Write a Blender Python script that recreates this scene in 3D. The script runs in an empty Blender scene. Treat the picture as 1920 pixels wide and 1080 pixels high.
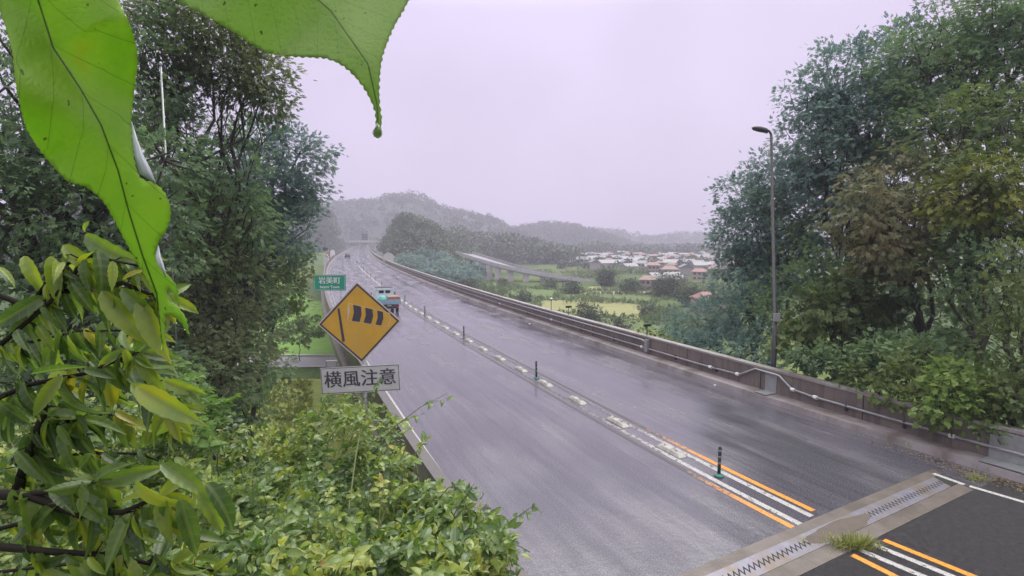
import bpy, bmesh, math, random
import numpy as np
from mathutils import Vector, Matrix, geometry, noise
random.seed(7); RNG = np.random.default_rng(7)
SC = bpy.context.scene
COL = SC.collection
R = math.radians

# ------------------------------------------------------------------ camera, sky, sun, exposure
CAMH = 5.7; FPX = 1000.0; PITCH = math.atan(88/1000)
cd = bpy.data.cameras.new('camera'); cam = bpy.data.objects.new('camera', cd); COL.objects.link(cam)
cam.location = (0, 0, CAMH); cam.rotation_euler = (math.pi/2-PITCH, 0, 0)
cd.sensor_width = 36; cd.lens = FPX/1920*36; cd.clip_start = 0.03; cd.clip_end = 6000
SC.camera = cam
SUN_EL, SUN_AZ = R(58), R(25)
w = bpy.data.worlds.new("World"); SC.world = w; w.use_nodes = True
nt = w.node_tree; nt.nodes.clear()
sky = nt.nodes.new('ShaderNodeTexSky'); sky.sky_type = 'NISHITA'; sky.sun_disc = False
sky.sun_elevation = SUN_EL; sky.sun_rotation = SUN_AZ; sky.air_density = 1.5; sky.dust_density = 4
tc = nt.nodes.new('ShaderNodeTexCoord'); nz = nt.nodes.new('ShaderNodeTexNoise')
nz.inputs['Scale'].default_value = 1.6; nz.inputs['Detail'].default_value = 3
rp = nt.nodes.new('ShaderNodeValToRGB')
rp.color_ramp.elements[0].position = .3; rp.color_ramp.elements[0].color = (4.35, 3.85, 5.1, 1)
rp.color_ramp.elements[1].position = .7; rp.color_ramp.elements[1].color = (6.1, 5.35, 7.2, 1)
mx = nt.nodes.new('ShaderNodeMix'); mx.data_type = 'RGBA'; mx.inputs[0].default_value = .94
bg = nt.nodes.new('ShaderNodeBackground'); bg.inputs['Strength'].default_value = .1
ow = nt.nodes.new('ShaderNodeOutputWorld')
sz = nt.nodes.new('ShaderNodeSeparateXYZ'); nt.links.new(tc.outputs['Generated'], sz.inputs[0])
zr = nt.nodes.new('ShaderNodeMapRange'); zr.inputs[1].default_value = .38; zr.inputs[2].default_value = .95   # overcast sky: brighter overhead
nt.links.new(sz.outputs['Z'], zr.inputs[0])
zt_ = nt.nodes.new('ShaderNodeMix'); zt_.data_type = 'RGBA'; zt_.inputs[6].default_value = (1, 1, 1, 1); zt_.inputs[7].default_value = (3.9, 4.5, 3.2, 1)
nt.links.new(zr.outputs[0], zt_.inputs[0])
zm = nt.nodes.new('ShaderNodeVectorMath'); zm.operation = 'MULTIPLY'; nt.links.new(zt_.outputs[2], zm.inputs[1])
nt.links.new(tc.outputs['Generated'], nz.inputs['Vector']); nt.links.new(nz.outputs['Fac'], rp.inputs['Fac'])
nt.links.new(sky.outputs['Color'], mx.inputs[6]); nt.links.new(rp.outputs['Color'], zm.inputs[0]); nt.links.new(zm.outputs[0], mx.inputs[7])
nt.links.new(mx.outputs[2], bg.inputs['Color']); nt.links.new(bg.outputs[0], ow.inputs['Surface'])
sl = bpy.data.lights.new('sun', 'SUN'); sl.energy = 1.5; sl.angle = R(40); sl.color = (1, .98, .92)
so = bpy.data.objects.new('sun', sl); COL.objects.link(so)
so.rotation_euler = (math.pi/2-SUN_EL, 0, -SUN_AZ+math.pi)
SC.view_settings.view_transform = 'Standard'; SC.view_settings.look = 'None'
SC.view_settings.exposure = 0.55; SC.view_settings.gamma = 1

# ------------------------------------------------------------------ helpers
CP, SP = math.cos(PITCH), math.sin(PITCH)
def ray(x, y):
    u = (x-960)/FPX; v = (y-540)/FPX
    return Vector((u, CP-v*SP, -SP-v*CP))
def at(x, y, Y):                       # the point on the sight line of a photo pixel at forward distance Y
    r = ray(x, y); t = Y/r.y
    return Vector((r.x*t, Y, CAMH+r.z*t))
def gp(x, y, z=0.0):                   # ... on the level z
    r = ray(x, y); t = (z-CAMH)/r.z
    return Vector((r.x*t, r.y*t, z))
def tag(o, label=None, cat=None, group=None, kind=None):
    if label: o['label'] = label
    if cat: o['category'] = cat
    if group: o['group'] = group
    if kind: o['kind'] = kind
    return o
def empty(name, loc=(0, 0, 0), rz=0.0):
    o = bpy.data.objects.new(name, None); COL.objects.link(o)
    o.location = loc; o.rotation_euler = (0, 0, rz); o.empty_display_size = .2
    return o
def link(name, me, mat, parent=None, local=True):
    o = bpy.data.objects.new(name, me); COL.objects.link(o)
    if mat is not None and not me.materials:
        for m in (mat if isinstance(mat, (list, tuple)) else [mat]): me.materials.append(m)
    if parent is not None:
        o.parent = parent
        if not local: o.matrix_parent_inverse = pmat(parent).inverted()
    return o
def pmat(o):
    m = Matrix.Translation(o.location) @ o.rotation_euler.to_matrix().to_4x4()
    return (pmat(o.parent) @ m) if o.parent else m
class MB:
    def __init__(s): s.v = []; s.f = []; s.mi = []; s.uv = None
    def add(s, v, f, mi=0):
        b = len(s.v); s.v += [tuple(p) for p in v]; s.f += [tuple(i+b for i in q) for q in f]; s.mi += [mi]*len(f)
        return s
    def box(s, c, d, rz=0.0, mi=0, M=None):
        x, y, z = d[0]/2, d[1]/2, d[2]/2
        vs = [Vector((sx*x, sy*y, sz*z)) for sx in (-1, 1) for sy in (-1, 1) for sz in (-1, 1)]
        m = M if M is not None else Matrix.Rotation(rz, 3, 'Z')
        vs = [m @ p + Vector(c) for p in vs]
        return s.add(vs, [(0, 1, 3, 2), (4, 6, 7, 5), (0, 4, 5, 1), (2, 3, 7, 6), (0, 2, 6, 4), (1, 5, 7, 3)], mi)
    def tube(s, pts, rad, n=8, cap=True, mi=0):
        pts = [Vector(p) for p in pts]
        if not hasattr(rad, '__len__'): rad = [rad]*len(pts)
        rings = []; up = Vector((0, 0, 1)); t0 = (pts[1]-pts[0]).normalized()
        a = t0.cross(up); a = a.normalized() if a.length > 1e-3 else Vector((1, 0, 0))
        vs = []; fs = []
        for i, p in enumerate(pts):
            t = (pts[min(i+1, len(pts)-1)]-pts[max(i-1, 0)]).normalized()
            a = (a-t*a.dot(t)).normalized(); b = t.cross(a)
            for k in range(n):
                q = 2*math.pi*k/n
                vs.append(p+(a*math.cos(q)+b*math.sin(q))*rad[i])
        for i in range(len(pts)-1):
            for k in range(n):
                k2 = (k+1) % n
                fs.append((i*n+k, i*n+k2, (i+1)*n+k2, (i+1)*n+k))
        if cap: fs.append(tuple(range(n-1, -1, -1))); fs.append(tuple((len(pts)-1)*n+k for k in range(n)))
        return s.add(vs, fs, mi)
    def lathe(s, prof, c=(0, 0, 0), n=16, mi=0):       # prof: [(r, z)]
        c = Vector(c); vs = []; fs = []
        for r, z in prof:
            for k in range(n):
                q = 2*math.pi*k/n; vs.append(c+Vector((r*math.cos(q), r*math.sin(q), z)))
        for i in range(len(prof)-1):
            for k in range(n):
                k2 = (k+1) % n; fs.append((i*n+k, i*n+k2, (i+1)*n+k2, (i+1)*n+k))
        fs.append(tuple(range(n-1, -1, -1))); fs.append(tuple((len(prof)-1)*n+k for k in range(n)))
        return s.add(vs, fs, mi)
    def prism(s, poly, z0, z1, mi=0, M=None):         # poly in xy, extruded z; M: optional 4x4
        n = len(poly)
        vs = [Vector((p[0], p[1], z0)) for p in poly]+[Vector((p[0], p[1], z1)) for p in poly]
        if M is not None: vs = [M @ v for v in vs]
        fs = [tuple(range(n-1, -1, -1)), tuple(range(n, 2*n))]+[(i, (i+1) % n, n+(i+1) % n, n+i) for i in range(n)]
        return s.add(vs, fs, mi)
    def build(s, name, mat, parent=None, smooth=False, bevel=0, local=True):
        me = bpy.data.meshes.new(name); me.from_pydata(s.v, [], s.f)
        if isinstance(mat, (list, tuple)):
            for m in mat: me.materials.append(m)
            me.polygons.foreach_set('material_index', s.mi)
        else: me.materials.append(mat)
        bm = bmesh.new(); bm.from_mesh(me); bmesh.ops.recalc_face_normals(bm, faces=bm.faces)
        if bevel: bmesh.ops.bevel(bm, geom=list(bm.edges), offset=bevel, segments=2, affect='EDGES', clamp_overlap=True)
        bm.to_mesh(me); bm.free()
        if smooth: me.polygons.foreach_set('use_smooth', [True]*len(me.polygons))
        me.update()
        return link(name, me, None, parent, local)

# ------------------------------------------------------------------ materials
def newmat(name):
    m = bpy.data.materials.new(name); m.use_nodes = True; t = m.node_tree
    p = t.nodes['Principled BSDF']
    return m, t, p
def N(t, kind, **kw):
    n = t.nodes.new(kind)
    for k, v in kw.items():
        if k in n.inputs: n.inputs[k].default_value = v
        else: setattr(n, k, v)
    return n
def ramp(t, stops, fac=None):
    n = t.nodes.new('ShaderNodeValToRGB'); e = n.color_ramp.elements
    while len(e) > 1: e.remove(e[-1])
    e[0].position = stops[0][0]; e[0].color = (*stops[0][1], 1)
    for p, c in stops[1:]:
        q = e.new(p); q.color = (*c, 1)
    if fac is not None: t.links.new(fac, n.inputs['Fac'])
    return n
def math_(t, op, a, b=None, c=None):
    n = t.nodes.new('ShaderNodeMath'); n.operation = op
    for i, v in enumerate((a, b, c)):
        if v is None: continue
        if hasattr(v, 'links'): t.links.new(v, n.inputs[i])
        else: n.inputs[i].default_value = v
    return n.outputs[0]
def mixc(t, f, a, b):
    n = t.nodes.new('ShaderNodeMix'); n.data_type = 'RGBA'
    for i, v in ((0, f), (6, a), (7, b)):
        if hasattr(v, 'links'): t.links.new(v, n.inputs[i])
        elif i == 0: n.inputs[0].default_value = v
        else: n.inputs[i].default_value = (*v, 1)
    return n.outputs[2]
def simple(name, col, rough=.5, metal=0.0, var=.12, scale=3.0, bump=0.0, spec=.5, stain=None, coords='Object'):
    m, t, p = newmat(name)
    tcn = N(t, 'ShaderNodeTexCoord')
    n1 = N(t, 'ShaderNodeTexNoise', Scale=scale, Detail=6.0, Roughness=.65)
    t.links.new(tcn.outputs[coords], n1.inputs['Vector'])
    lo = tuple(max(0, c*(1-var*1.6)) for c in col); hi = tuple(min(1, c*(1+var)) for c in col)
    rr = ramp(t, [(.3, lo), (.7, hi)], n1.outputs['Fac'])
    out = rr.outputs['Color']
    if stain:
        n2 = N(t, 'ShaderNodeTexNoise', Scale=scale*.35, Detail=8.0, Roughness=.7)
        mp = N(t, 'ShaderNodeMapping'); mp.inputs['Scale'].default_value = (1, 1, .22)
        t.links.new(tcn.outputs[coords], mp.inputs['Vector']); t.links.new(mp.outputs[0], n2.inputs['Vector'])
        f = ramp(t, [(.46, (0, 0, 0)), (.62, (1, 1, 1))], n2.outputs['Fac'])
        out = mixc(t, f.outputs['Color'], out, stain)
    t.links.new(out, p.inputs['Base Color'])
    p.inputs['Roughness'].default_value = rough; p.inputs['Metallic'].default_value = metal
    p.inputs['Specular IOR Level'].default_value = spec
    if bump:
        bp = N(t, 'ShaderNodeBump', Strength=bump, Distance=.02)
        n3 = N(t, 'ShaderNodeTexNoise', Scale=scale*12, Detail=4.0)
        t.links.new(tcn.outputs[coords], n3.inputs['Vector'])
        t.links.new(n3.outputs['Fac'], bp.inputs['Height']); t.links.new(bp.outputs[0], p.inputs['Normal'])
    return m
def leafmat(name, stops, trans=.38, rough=.5, spec=.3, nscale=.35, veins=False, clump=.5, tcol=1.7, fine=0.0):
    m, t, p = newmat(name)
    at_ = N(t, 'ShaderNodeAttribute', attribute_name='rnd')
    tcn = N(t, 'ShaderNodeTexCoord')
    n1 = N(t, 'ShaderNodeTexNoise', Scale=nscale, Detail=3.0)
    t.links.new(tcn.outputs['Object'], n1.inputs['Vector'])
    nn = math_(t, 'MULTIPLY_ADD', n1.outputs['Fac'], 2.2, -.6)
    f = math_(t, 'ADD', math_(t, 'MULTIPLY', at_.outputs['Fac'], 1-clump), math_(t, 'MULTIPLY', nn, clump))
    if veins:
        n4 = N(t, 'ShaderNodeTexNoise', Scale=22.0, Detail=4.0); t.links.new(tcn.outputs['Object'], n4.inputs['Vector'])
        f = math_(t, 'ADD', f, math_(t, 'MULTIPLY_ADD', n4.outputs['Fac'], .5, -.25))
    rr = ramp(t, stops, f); out = rr.outputs['Color']
    if veins:
        uv = N(t, 'ShaderNodeUVMap'); sp = N(t, 'ShaderNodeSeparateXYZ'); t.links.new(uv.outputs[0], sp.inputs[0])
        au = math_(t, 'ABSOLUTE', sp.outputs['Y'])
        mid = math_(t, 'LESS_THAN', au, .025)
        ph = math_(t, 'SUBTRACT', math_(t, 'MULTIPLY', sp.outputs['X'], 7.0), math_(t, 'MULTIPLY', au, 3.2))
        fr = math_(t, 'FRACT', ph)
        side = math_(t, 'LESS_THAN', fr, .09)
        v = math_(t, 'MAXIMUM', mid, math_(t, 'MULTIPLY', side, .55))
        out = mixc(t, math_(t, 'MULTIPLY', v, .4), out, (.2, .26, .07))
        bp = N(t, 'ShaderNodeBump', Strength=.1, Distance=.0015)
        t.links.new(math_(t, 'SINE', math_(t, 'MULTIPLY', ph, 6.283)), bp.inputs['Height'])
        t.links.new(bp.outputs[0], p.inputs['Normal'])
    t.links.new(out, p.inputs['Base Color']); p.inputs['Roughness'].default_value = rough; p.inputs['Specular IOR Level'].default_value = spec
    tr = N(t, 'ShaderNodeBsdfTranslucent'); hs = N(t, 'ShaderNodeHueSaturation'); hs.inputs['Value'].default_value = tcol
    hs.inputs['Saturation'].default_value = 1.1
    t.links.new(out, hs.inputs['Color']); t.links.new(hs.outputs[0], tr.inputs['Color'])
    ms = N(t, 'ShaderNodeMixShader'); ms.inputs[0].default_value = trans
    o = t.nodes['Material Output']
    t.links.new(p.outputs[0], ms.inputs[1]); t.links.new(tr.outputs[0], ms.inputs[2]); t.links.new(ms.outputs[0], o.inputs['Surface'])
    return m
M = {}
def wallmat(name, col, stain):
    m, t, p = newmat(name); tcn = N(t, 'ShaderNodeTexCoord')
    n1 = N(t, 'ShaderNodeTexNoise', Scale=1.1, Detail=8.0, Roughness=.7); t.links.new(tcn.outputs['Object'], n1.inputs['Vector'])
    mp = N(t, 'ShaderNodeMapping'); mp.inputs['Scale'].default_value = (5, 5, .35); t.links.new(tcn.outputs['Object'], mp.inputs['Vector'])
    n2 = N(t, 'ShaderNodeTexNoise', Scale=1.0, Detail=6.0, Roughness=.7); t.links.new(mp.outputs[0], n2.inputs['Vector'])
    a = ramp(t, [(.3, tuple(c*.72 for c in col)), (.7, tuple(c*1.2 for c in col))], n1.outputs['Fac'])
    f = ramp(t, [(.48, (0, 0, 0)), (.66, (1, 1, 1))], n2.outputs['Fac'])
    t.links.new(mixc(t, math_(t, 'MULTIPLY', f.outputs[0], .8), a.outputs[0], stain), p.inputs['Base Color']); p.inputs['Roughness'].default_value = .5
    bp = N(t, 'ShaderNodeBump', Strength=.4, Distance=.01); n3 = N(t, 'ShaderNodeTexNoise', Scale=22.0, Detail=5.0); t.links.new(tcn.outputs['Object'], n3.inputs['Vector'])
    t.links.new(n3.outputs['Fac'], bp.inputs['Height']); t.links.new(bp.outputs[0], p.inputs['Normal'])
    return m
M['concrete'] = wallmat('concrete', (.165, .135, .125), (.075, .06, .055))
M['kerb'] = simple('kerb_concrete', (.25, .22, .23), .45, scale=1.6, bump=.4, stain=(.11, .085, .08))
M['coping'] = simple('parapet_coping', (.28, .26, .26), .5, scale=2, bump=.2, stain=(.22, .18, .17))
M['pale_concrete'] = simple('pale_concrete', (.5, .48, .49), .7, scale=.6)
M['via_conc'] = simple('viaduct_concrete', (.27, .26, .28), .7, scale=.5)
M['white_conc'] = simple('white_concrete', (.42, .41, .44), .7, scale=.6)
M['galv'] = simple('galvanised', (.36, .37, .38), .35, .5, scale=5)
M['pipe'] = simple('conduit_grey', (.30, .29, .31), .3, .2, scale=3)
M['white_plastic'] = simple('white_plastic', (.75, .74, .76), .3, scale=5)
M['dark_steel'] = simple('dark_steel', (.05, .05, .055), .4, .3, scale=4)
M['steel'] = simple('joint_steel', (.25, .24, .30), .32, .35, scale=4, stain=(.22, .18, .15))
M['gap'] = simple('joint_gap', (.02, .02, .02), .8)
M['joint_conc'] = simple('joint_concrete', (.135, .11, .10), .4, scale=2.5, bump=.4, stain=(.08, .064, .055))
M['dirt'] = simple('dirt', (.105, .085, .07), .8, scale=6, bump=.4)
M['post'] = simple('post_rubber', (.025, .045, .045), .35, scale=8)
M['post_base'] = simple('post_base', (.03, .16, .13), .4, scale=8)
M['post_band'] = simple('post_band', (.16, .18, .2), .3, scale=8)
M['block'] = simple('block_white', (.42, .40, .38), .5, scale=9, bump=.5, stain=(.17, .15, .135))
M['sign_yellow'] = simple('sign_yellow', (.56, .31, .04), .4, scale=3, var=.1, stain=(.46, .28, .07))
M['sign_black'] = simple('sign_black', (.055, .045, .07), .45, var=.1)
M['sign_pale'] = simple('sign_pale', (.5, .44, .4), .45, var=.1)
M['sign_white'] = simple('sign_white', (.46, .45, .46), .45, scale=3, var=.08)
M['sign_green'] = simple('sign_green', (.008, .26, .18), .4, var=.08)
M['teal'] = simple('teal_panel', (.01, .22, .17), .4, var=.1)
M['bark'] = simple('bark', (.05, .045, .038), .8, scale=6, bump=.6)
M['twig'] = simple('dark_twig', (.018, .015, .012), .85, scale=20, spec=.15)
M['stem'] = simple('green_stem', (.12, .13, .05), .6, scale=20)
M['truck_blue'] = simple('truck_blue', (.26, .38, .48), .3, var=.06)
M['truck_white'] = simple('truck_white', (.6, .62, .62), .3, var=.06)
M['glass'] = simple('dark_glass', (.02, .025, .03), .08)
M['tarp'] = simple('teal_tarp', (.12, .45, .40), .55, scale=2, bump=.3)
M['crate'] = simple('brown_crate', (.32, .17, .12), .7)
M['tyre'] = simple('tyre', (.02, .02, .02), .8)
M['red_lamp'] = simple('red_lens', (.45, .03, .03), .25)
M['car_dark'] = simple('car_dark', (.03, .03, .04), .2)
M['car_white'] = simple('car_white', (.65, .65, .66), .2)
M['wall_a'] = simple('house_wall_white', (.34, .30, .30), .8)
M['wall_b'] = simple('house_wall_beige', (.33, .26, .24), .8)
M['roof_grey'] = simple('roof_grey', (.16, .16, .18), .5)
M['roof_red'] = simple('roof_red', (.26, .12, .115), .6)
M['roof_pale'] = simple('roof_pale', (.25, .235, .26), .5)
M['roof_brown'] = simple('roof_brown', (.22, .14, .12), .6)
M['soil'] = simple('soil_ground', (.05, .05, .025), .9, scale=.8)
M['hill'] = simple('hill_green', (.035, .055, .035), .9, scale=.03)
M['water'] = simple('water_surface', (.12, .14, .16), .12, scale=.01)
M['rust'] = simple('red_post', (.35, .16, .14), .5)

def ground_mat():
    m, t, p = newmat('valley_ground')
    tcn = N(t, 'ShaderNodeTexCoord')
    n1 = N(t, 'ShaderNodeTexNoise', Scale=.035, Detail=5.0); n2 = N(t, 'ShaderNodeTexNoise', Scale=1.4, Detail=8.0, Roughness=.7)
    for n in (n1, n2): t.links.new(tcn.outputs['Object'], n.inputs['Vector'])
    a = ramp(t, [(.35, (.05, .085, .03)), (.5, (.085, .13, .04)), (.65, (.13, .16, .055))], n1.outputs['Fac'])
    b = ramp(t, [(.3, (.45, .45, .45)), (.7, (1.3, 1.3, 1.2))], n2.outputs['Fac'])
    mm = N(t, 'ShaderNodeMix'); mm.data_type = 'RGBA'; mm.blend_type = 'MULTIPLY'; mm.inputs[0].default_value = 1
    t.links.new(a.outputs[0], mm.inputs[6]); t.links.new(b.outputs[0], mm.inputs[7])
    t.links.new(mm.outputs[2], p.inputs['Base Color']); p.inputs['Roughness'].default_value = .9
    p.inputs['Specular IOR Level'].default_value = .1
    return m
M['ground'] = ground_mat()
def field_mat(name, c1, c2, sc=(.3, 2.5, 1)):
    m, t, p = newmat(name)
    tcn = N(t, 'ShaderNodeTexCoord'); mp = N(t, 'ShaderNodeMapping'); mp.inputs['Scale'].default_value = sc
    n1 = N(t, 'ShaderNodeTexNoise', Scale=.6, Detail=7.0, Roughness=.7)
    t.links.new(tcn.outputs['Object'], mp.inputs[0]); t.links.new(mp.outputs[0], n1.inputs['Vector'])
    a = ramp(t, [(.3, c1), (.7, c2)], n1.outputs['Fac'])
    t.links.new(a.outputs[0], p.inputs['Base Color']); p.inputs['Roughness'].default_value = .9
    p.inputs['Specular IOR Level'].default_value = .1
    return m
M['grass_f'] = field_mat('grass_bright', (.085, .13, .045), (.15, .20, .08))
M['rice_f'] = field_mat('rice_yellow', (.20, .21, .09), (.29, .28, .13), (.3, 1, 1))
M['dull_f'] = field_mat('field_dull', (.09, .13, .05), (.16, .19, .08))
M['pale_f'] = field_mat('field_pale', (.26, .25, .17), (.36, .33, .25))

def road_mat():
    m, t, p = newmat('wet_asphalt')
    uv = N(t, 'ShaderNodeUVMap'); tcn = N(t, 'ShaderNodeTexCoord')
    sp = N(t, 'ShaderNodeSeparateXYZ'); t.links.new(uv.outputs[0], sp.inputs[0])
    # long streaks along the lane, uv = (offset m, distance m)
    mp = N(t, 'ShaderNodeMapping'); mp.inputs['Scale'].default_value = (1.5, .09, 1); t.links.new(uv.outputs[0], mp.inputs[0])
    st = N(t, 'ShaderNodeTexNoise', Scale=1.0, Detail=5.0, Roughness=.6); t.links.new(mp.outputs[0], st.inputs['Vector'])
    mp2 = N(t, 'ShaderNodeMapping'); mp2.inputs['Scale'].default_value = (.55, .33, 1); t.links.new(uv.outputs[0], mp2.inputs[0])
    pd = N(t, 'ShaderNodeTexNoise', Scale=1.0, Detail=3.0, Roughness=.5); t.links.new(mp2.outputs[0], pd.inputs['Vector'])
    fn = N(t, 'ShaderNodeTexNoise', Scale=38.0, Detail=5.0, Roughness=.75); t.links.new(tcn.outputs['Object'], fn.inputs['Vector'])
    # wheel tracks: wetter bands at +-(2.0, 3.7) m
    au = math_(t, 'ABSOLUTE', sp.outputs['X'])
    w1 = math_(t, 'SUBTRACT', 1.0, math_(t, 'MINIMUM', 1.0, math_(t, 'MULTIPLY', math_(t, 'ABSOLUTE', math_(t, 'SUBTRACT', au, 1.75)), 2.2)))
    w2 = math_(t, 'SUBTRACT', 1.0, math_(t, 'MINIMUM', 1.0, math_(t, 'MULTIPLY', math_(t, 'ABSOLUTE', math_(t, 'SUBTRACT', au, 3.5)), 2.2)))
    trk = math_(t, 'MAXIMUM', w1, w2)
    wet = math_(t, 'ADD', math_(t, 'MULTIPLY', st.outputs['Fac'], .55), math_(t, 'MULTIPLY', pd.outputs['Fac'], .75))
    wet = math_(t, 'ADD', wet, math_(t, 'MULTIPLY', trk, .10))
    rgh = ramp(t, [(.50, (.32, .32, .32)), (.66, (.19, .19, .19)), (.78, (.07, .07, .07))], wet)
    base = ramp(t, [(.35, (.03, .028, .034)), (.5, (.082, .076, .094)), (.66, (.20, .19, .23))], fn.outputs['Fac'])
    dk = ramp(t, [(.45, (1.2, 1.17, 1.17)), (.75, (.85, .85, .87))], wet)
    mm = N(t, 'ShaderNodeMix'); mm.data_type = 'RGBA'; mm.blend_type = 'MULTIPLY'; mm.inputs[0].default_value = 1
    t.links.new(base.outputs[0], mm.inputs[6]); t.links.new(dk.outputs[0], mm.inputs[7])
    mp5 = N(t, 'ShaderNodeMapping'); mp5.inputs['Scale'].default_value = (5.5, .22, 1); t.links.new(uv.outputs[0], mp5.inputs[0])
    s5 = N(t, 'ShaderNodeTexNoise', Scale=1.0, Detail=6.0, Roughness=.65); t.links.new(mp5.outputs[0], s5.inputs['Vector'])
    sr = ramp(t, [(.32, (.82, .82, .82)), (.5, (1, 1, 1)), (.68, (1.17, 1.16, 1.18))], math_(t, 'SUBTRACT', s5.outputs['Fac'], math_(t, 'MULTIPLY', trk, .06)))
    m6 = N(t, 'ShaderNodeMix'); m6.data_type = 'RGBA'; m6.blend_type = 'MULTIPLY'; m6.inputs[0].default_value = 1
    t.links.new(mm.outputs[2], m6.inputs[6]); t.links.new(sr.outputs[0], m6.inputs[7])
    t.links.new(m6.outputs[2], p.inputs['Base Color'])
    t.links.new(rgh.outputs[0], p.inputs['Roughness'])
    p.inputs['Specular IOR Level'].default_value = .95
    bp = N(t, 'ShaderNodeBump', Distance=.014)
    inv = ramp(t, [(.55, (.85, .85, .85)), (.8, (.25, .25, .25))], wet)
    t.links.new(inv.outputs[0], bp.inputs['Strength']); 
    fm = N(t, 'ShaderNodeTexNoise', Scale=5.0, Detail=9.0, Roughness=.72); t.links.new(tcn.outputs['Object'], fm.inputs['Vector'])
    t.links.new(fm.outputs['Fac'], bp.inputs['Height']); t.links.new(bp.outputs[0], p.inputs['Normal'])
    return m
M['road'] = road_mat()
def paint_mat(name, col, far, wear0, wear1, s0, s1):
    # paint that wears away: uv = (offset, distance); wear grows from wear0 at s0 to wear1 at s1
    m, t, p = newmat(name)
    uv = N(t, 'ShaderNodeUVMap'); sp = N(t, 'ShaderNodeSeparateXYZ'); t.links.new(uv.outputs[0], sp.inputs[0])
    mr = N(t, 'ShaderNodeMapRange'); mr.inputs[1].default_value = s0; mr.inputs[2].default_value = s1
    mr.inputs[3].default_value = wear0; mr.inputs[4].default_value = wear1; t.links.new(sp.outputs['Y'], mr.inputs[0])
    n1 = N(t, 'ShaderNodeTexNoise', Scale=1.0, Detail=8.0, Roughness=.75)
    mp = N(t, 'ShaderNodeMapping'); mp.inputs['Scale'].default_value = (9, 7, 1); t.links.new(uv.outputs[0], mp.inputs[0]); t.links.new(mp.outputs[0], n1.inputs['Vector'])
    vo = N(t, 'ShaderNodeTexVoronoi', feature='DISTANCE_TO_EDGE'); mp3 = N(t, 'ShaderNodeMapping'); mp3.inputs['Scale'].default_value = (5, 9, 1)
    t.links.new(uv.outputs[0], mp3.inputs[0]); t.links.new(mp3.outputs[0], vo.inputs['Vector'])
    crack = math_(t, 'LESS_THAN', vo.outputs['Distance'], .045)
    gone = math_(t, 'LESS_THAN', n1.outputs['Fac'], mr.outputs[0])
    f = math_(t, 'MAXIMUM', gone, crack)
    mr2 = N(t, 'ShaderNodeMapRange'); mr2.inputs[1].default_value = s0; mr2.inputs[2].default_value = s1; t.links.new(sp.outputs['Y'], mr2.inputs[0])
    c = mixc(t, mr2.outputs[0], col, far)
    t.links.new(mixc(t, f, c, (.05, .045, .048)), p.inputs['Base Color'])
    p.inputs['Roughness'].default_value = .35
    bp = N(t, 'ShaderNodeBump', Strength=.6, Distance=.01); t.links.new(n1.outputs['Fac'], bp.inputs['Height']); t.links.new(bp.outputs[0], p.inputs['Normal'])
    return m
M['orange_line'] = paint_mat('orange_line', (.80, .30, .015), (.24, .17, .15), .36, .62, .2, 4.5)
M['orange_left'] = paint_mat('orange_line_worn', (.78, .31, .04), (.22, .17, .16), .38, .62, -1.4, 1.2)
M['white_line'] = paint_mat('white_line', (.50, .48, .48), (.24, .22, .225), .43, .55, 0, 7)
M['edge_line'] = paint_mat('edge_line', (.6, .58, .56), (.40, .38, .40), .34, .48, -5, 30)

G = lambda *c: tuple(c)
M['leaf_dark'] = leafmat('leaf_dark', [(0.0, (0.046, 0.08, 0.052)), (0.35, (0.09, 0.15, 0.08)), (0.65, (0.153, 0.23, 0.099)), (1, (0.244, 0.321, 0.123))])
M['leaf_blue'] = leafmat('leaf_blue', [(0.0, (0.066, 0.111, 0.113)), (0.4, (0.111, 0.177, 0.164)), (0.7, (0.159, 0.234, 0.187)), (1, (0.221, 0.304, 0.207))])
M['leaf_mid'] = leafmat('leaf_mid', [(0.0, (0.039, 0.061, 0.024)), (0.35, (0.072, 0.11, 0.039)), (0.65, (0.132, 0.176, 0.055)), (1, (0.22, 0.242, 0.077))])
M['leaf_brown'] = leafmat('leaf_brown', [(.0, (.06, .08, .04)), (.35, (.11, .13, .06)), (.65, (.20, .18, .09)), (1, (.32, .27, .16))], nscale=.5)
M['leaf_olive'] = leafmat('leaf_olive', [(0.0, (0.052, 0.075, 0.034)), (0.35, (0.092, 0.121, 0.057)), (0.65, (0.138, 0.161, 0.075)), (0.9, (0.207, 0.207, 0.103)), (1, (0.345, 0.368, 0.276))], nscale=.7)
M['leaf_yellow'] = leafmat('leaf_yellow', [(0.0, (0.048, 0.072, 0.016)), (0.4, (0.104, 0.144, 0.028)), (0.7, (0.176, 0.2, 0.04)), (1, (0.264, 0.24, 0.048))])
M['leaf_bright'] = leafmat('leaf_bright', [(0.0, (0.043, 0.085, 0.021)), (0.4, (0.085, 0.162, 0.034)), (0.7, (0.145, 0.238, 0.06)), (1, (0.238, 0.306, 0.085))], trans=.4, veins=True)
M['leaf_bush'] = leafmat('leaf_bush', [(.0, (.022, .045, .014)), (.3, (.055, .115, .024)), (.5, (.11, .185, .036)), (.72, (.24, .30, .055)), (.92, (.34, .36, .07)), (1, (.34, .18, .05))], trans=.38, rough=.33, spec=.7, veins=True, nscale=2.2, clump=.4)
M['leaf_near'] = leafmat('leaf_near', [(0.0, (0.024, 0.044, 0.015)), (0.3, (0.05, 0.093, 0.021)), (0.52, (0.101, 0.168, 0.029)), (0.75, (0.218, 0.277, 0.034)), (0.93, (0.319, 0.286, 0.034)), (1, (0.353, 0.16, 0.025))], trans=.42, rough=.33, spec=.6, veins=True, nscale=5.0, clump=.35)
M['leaf_far'] = leafmat('leaf_far', [(.0, (.03, .05, .03)), (.4, (.055, .085, .045)), (.7, (.085, .12, .055)), (1, (.12, .16, .08))], trans=.15, nscale=.05)
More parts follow.
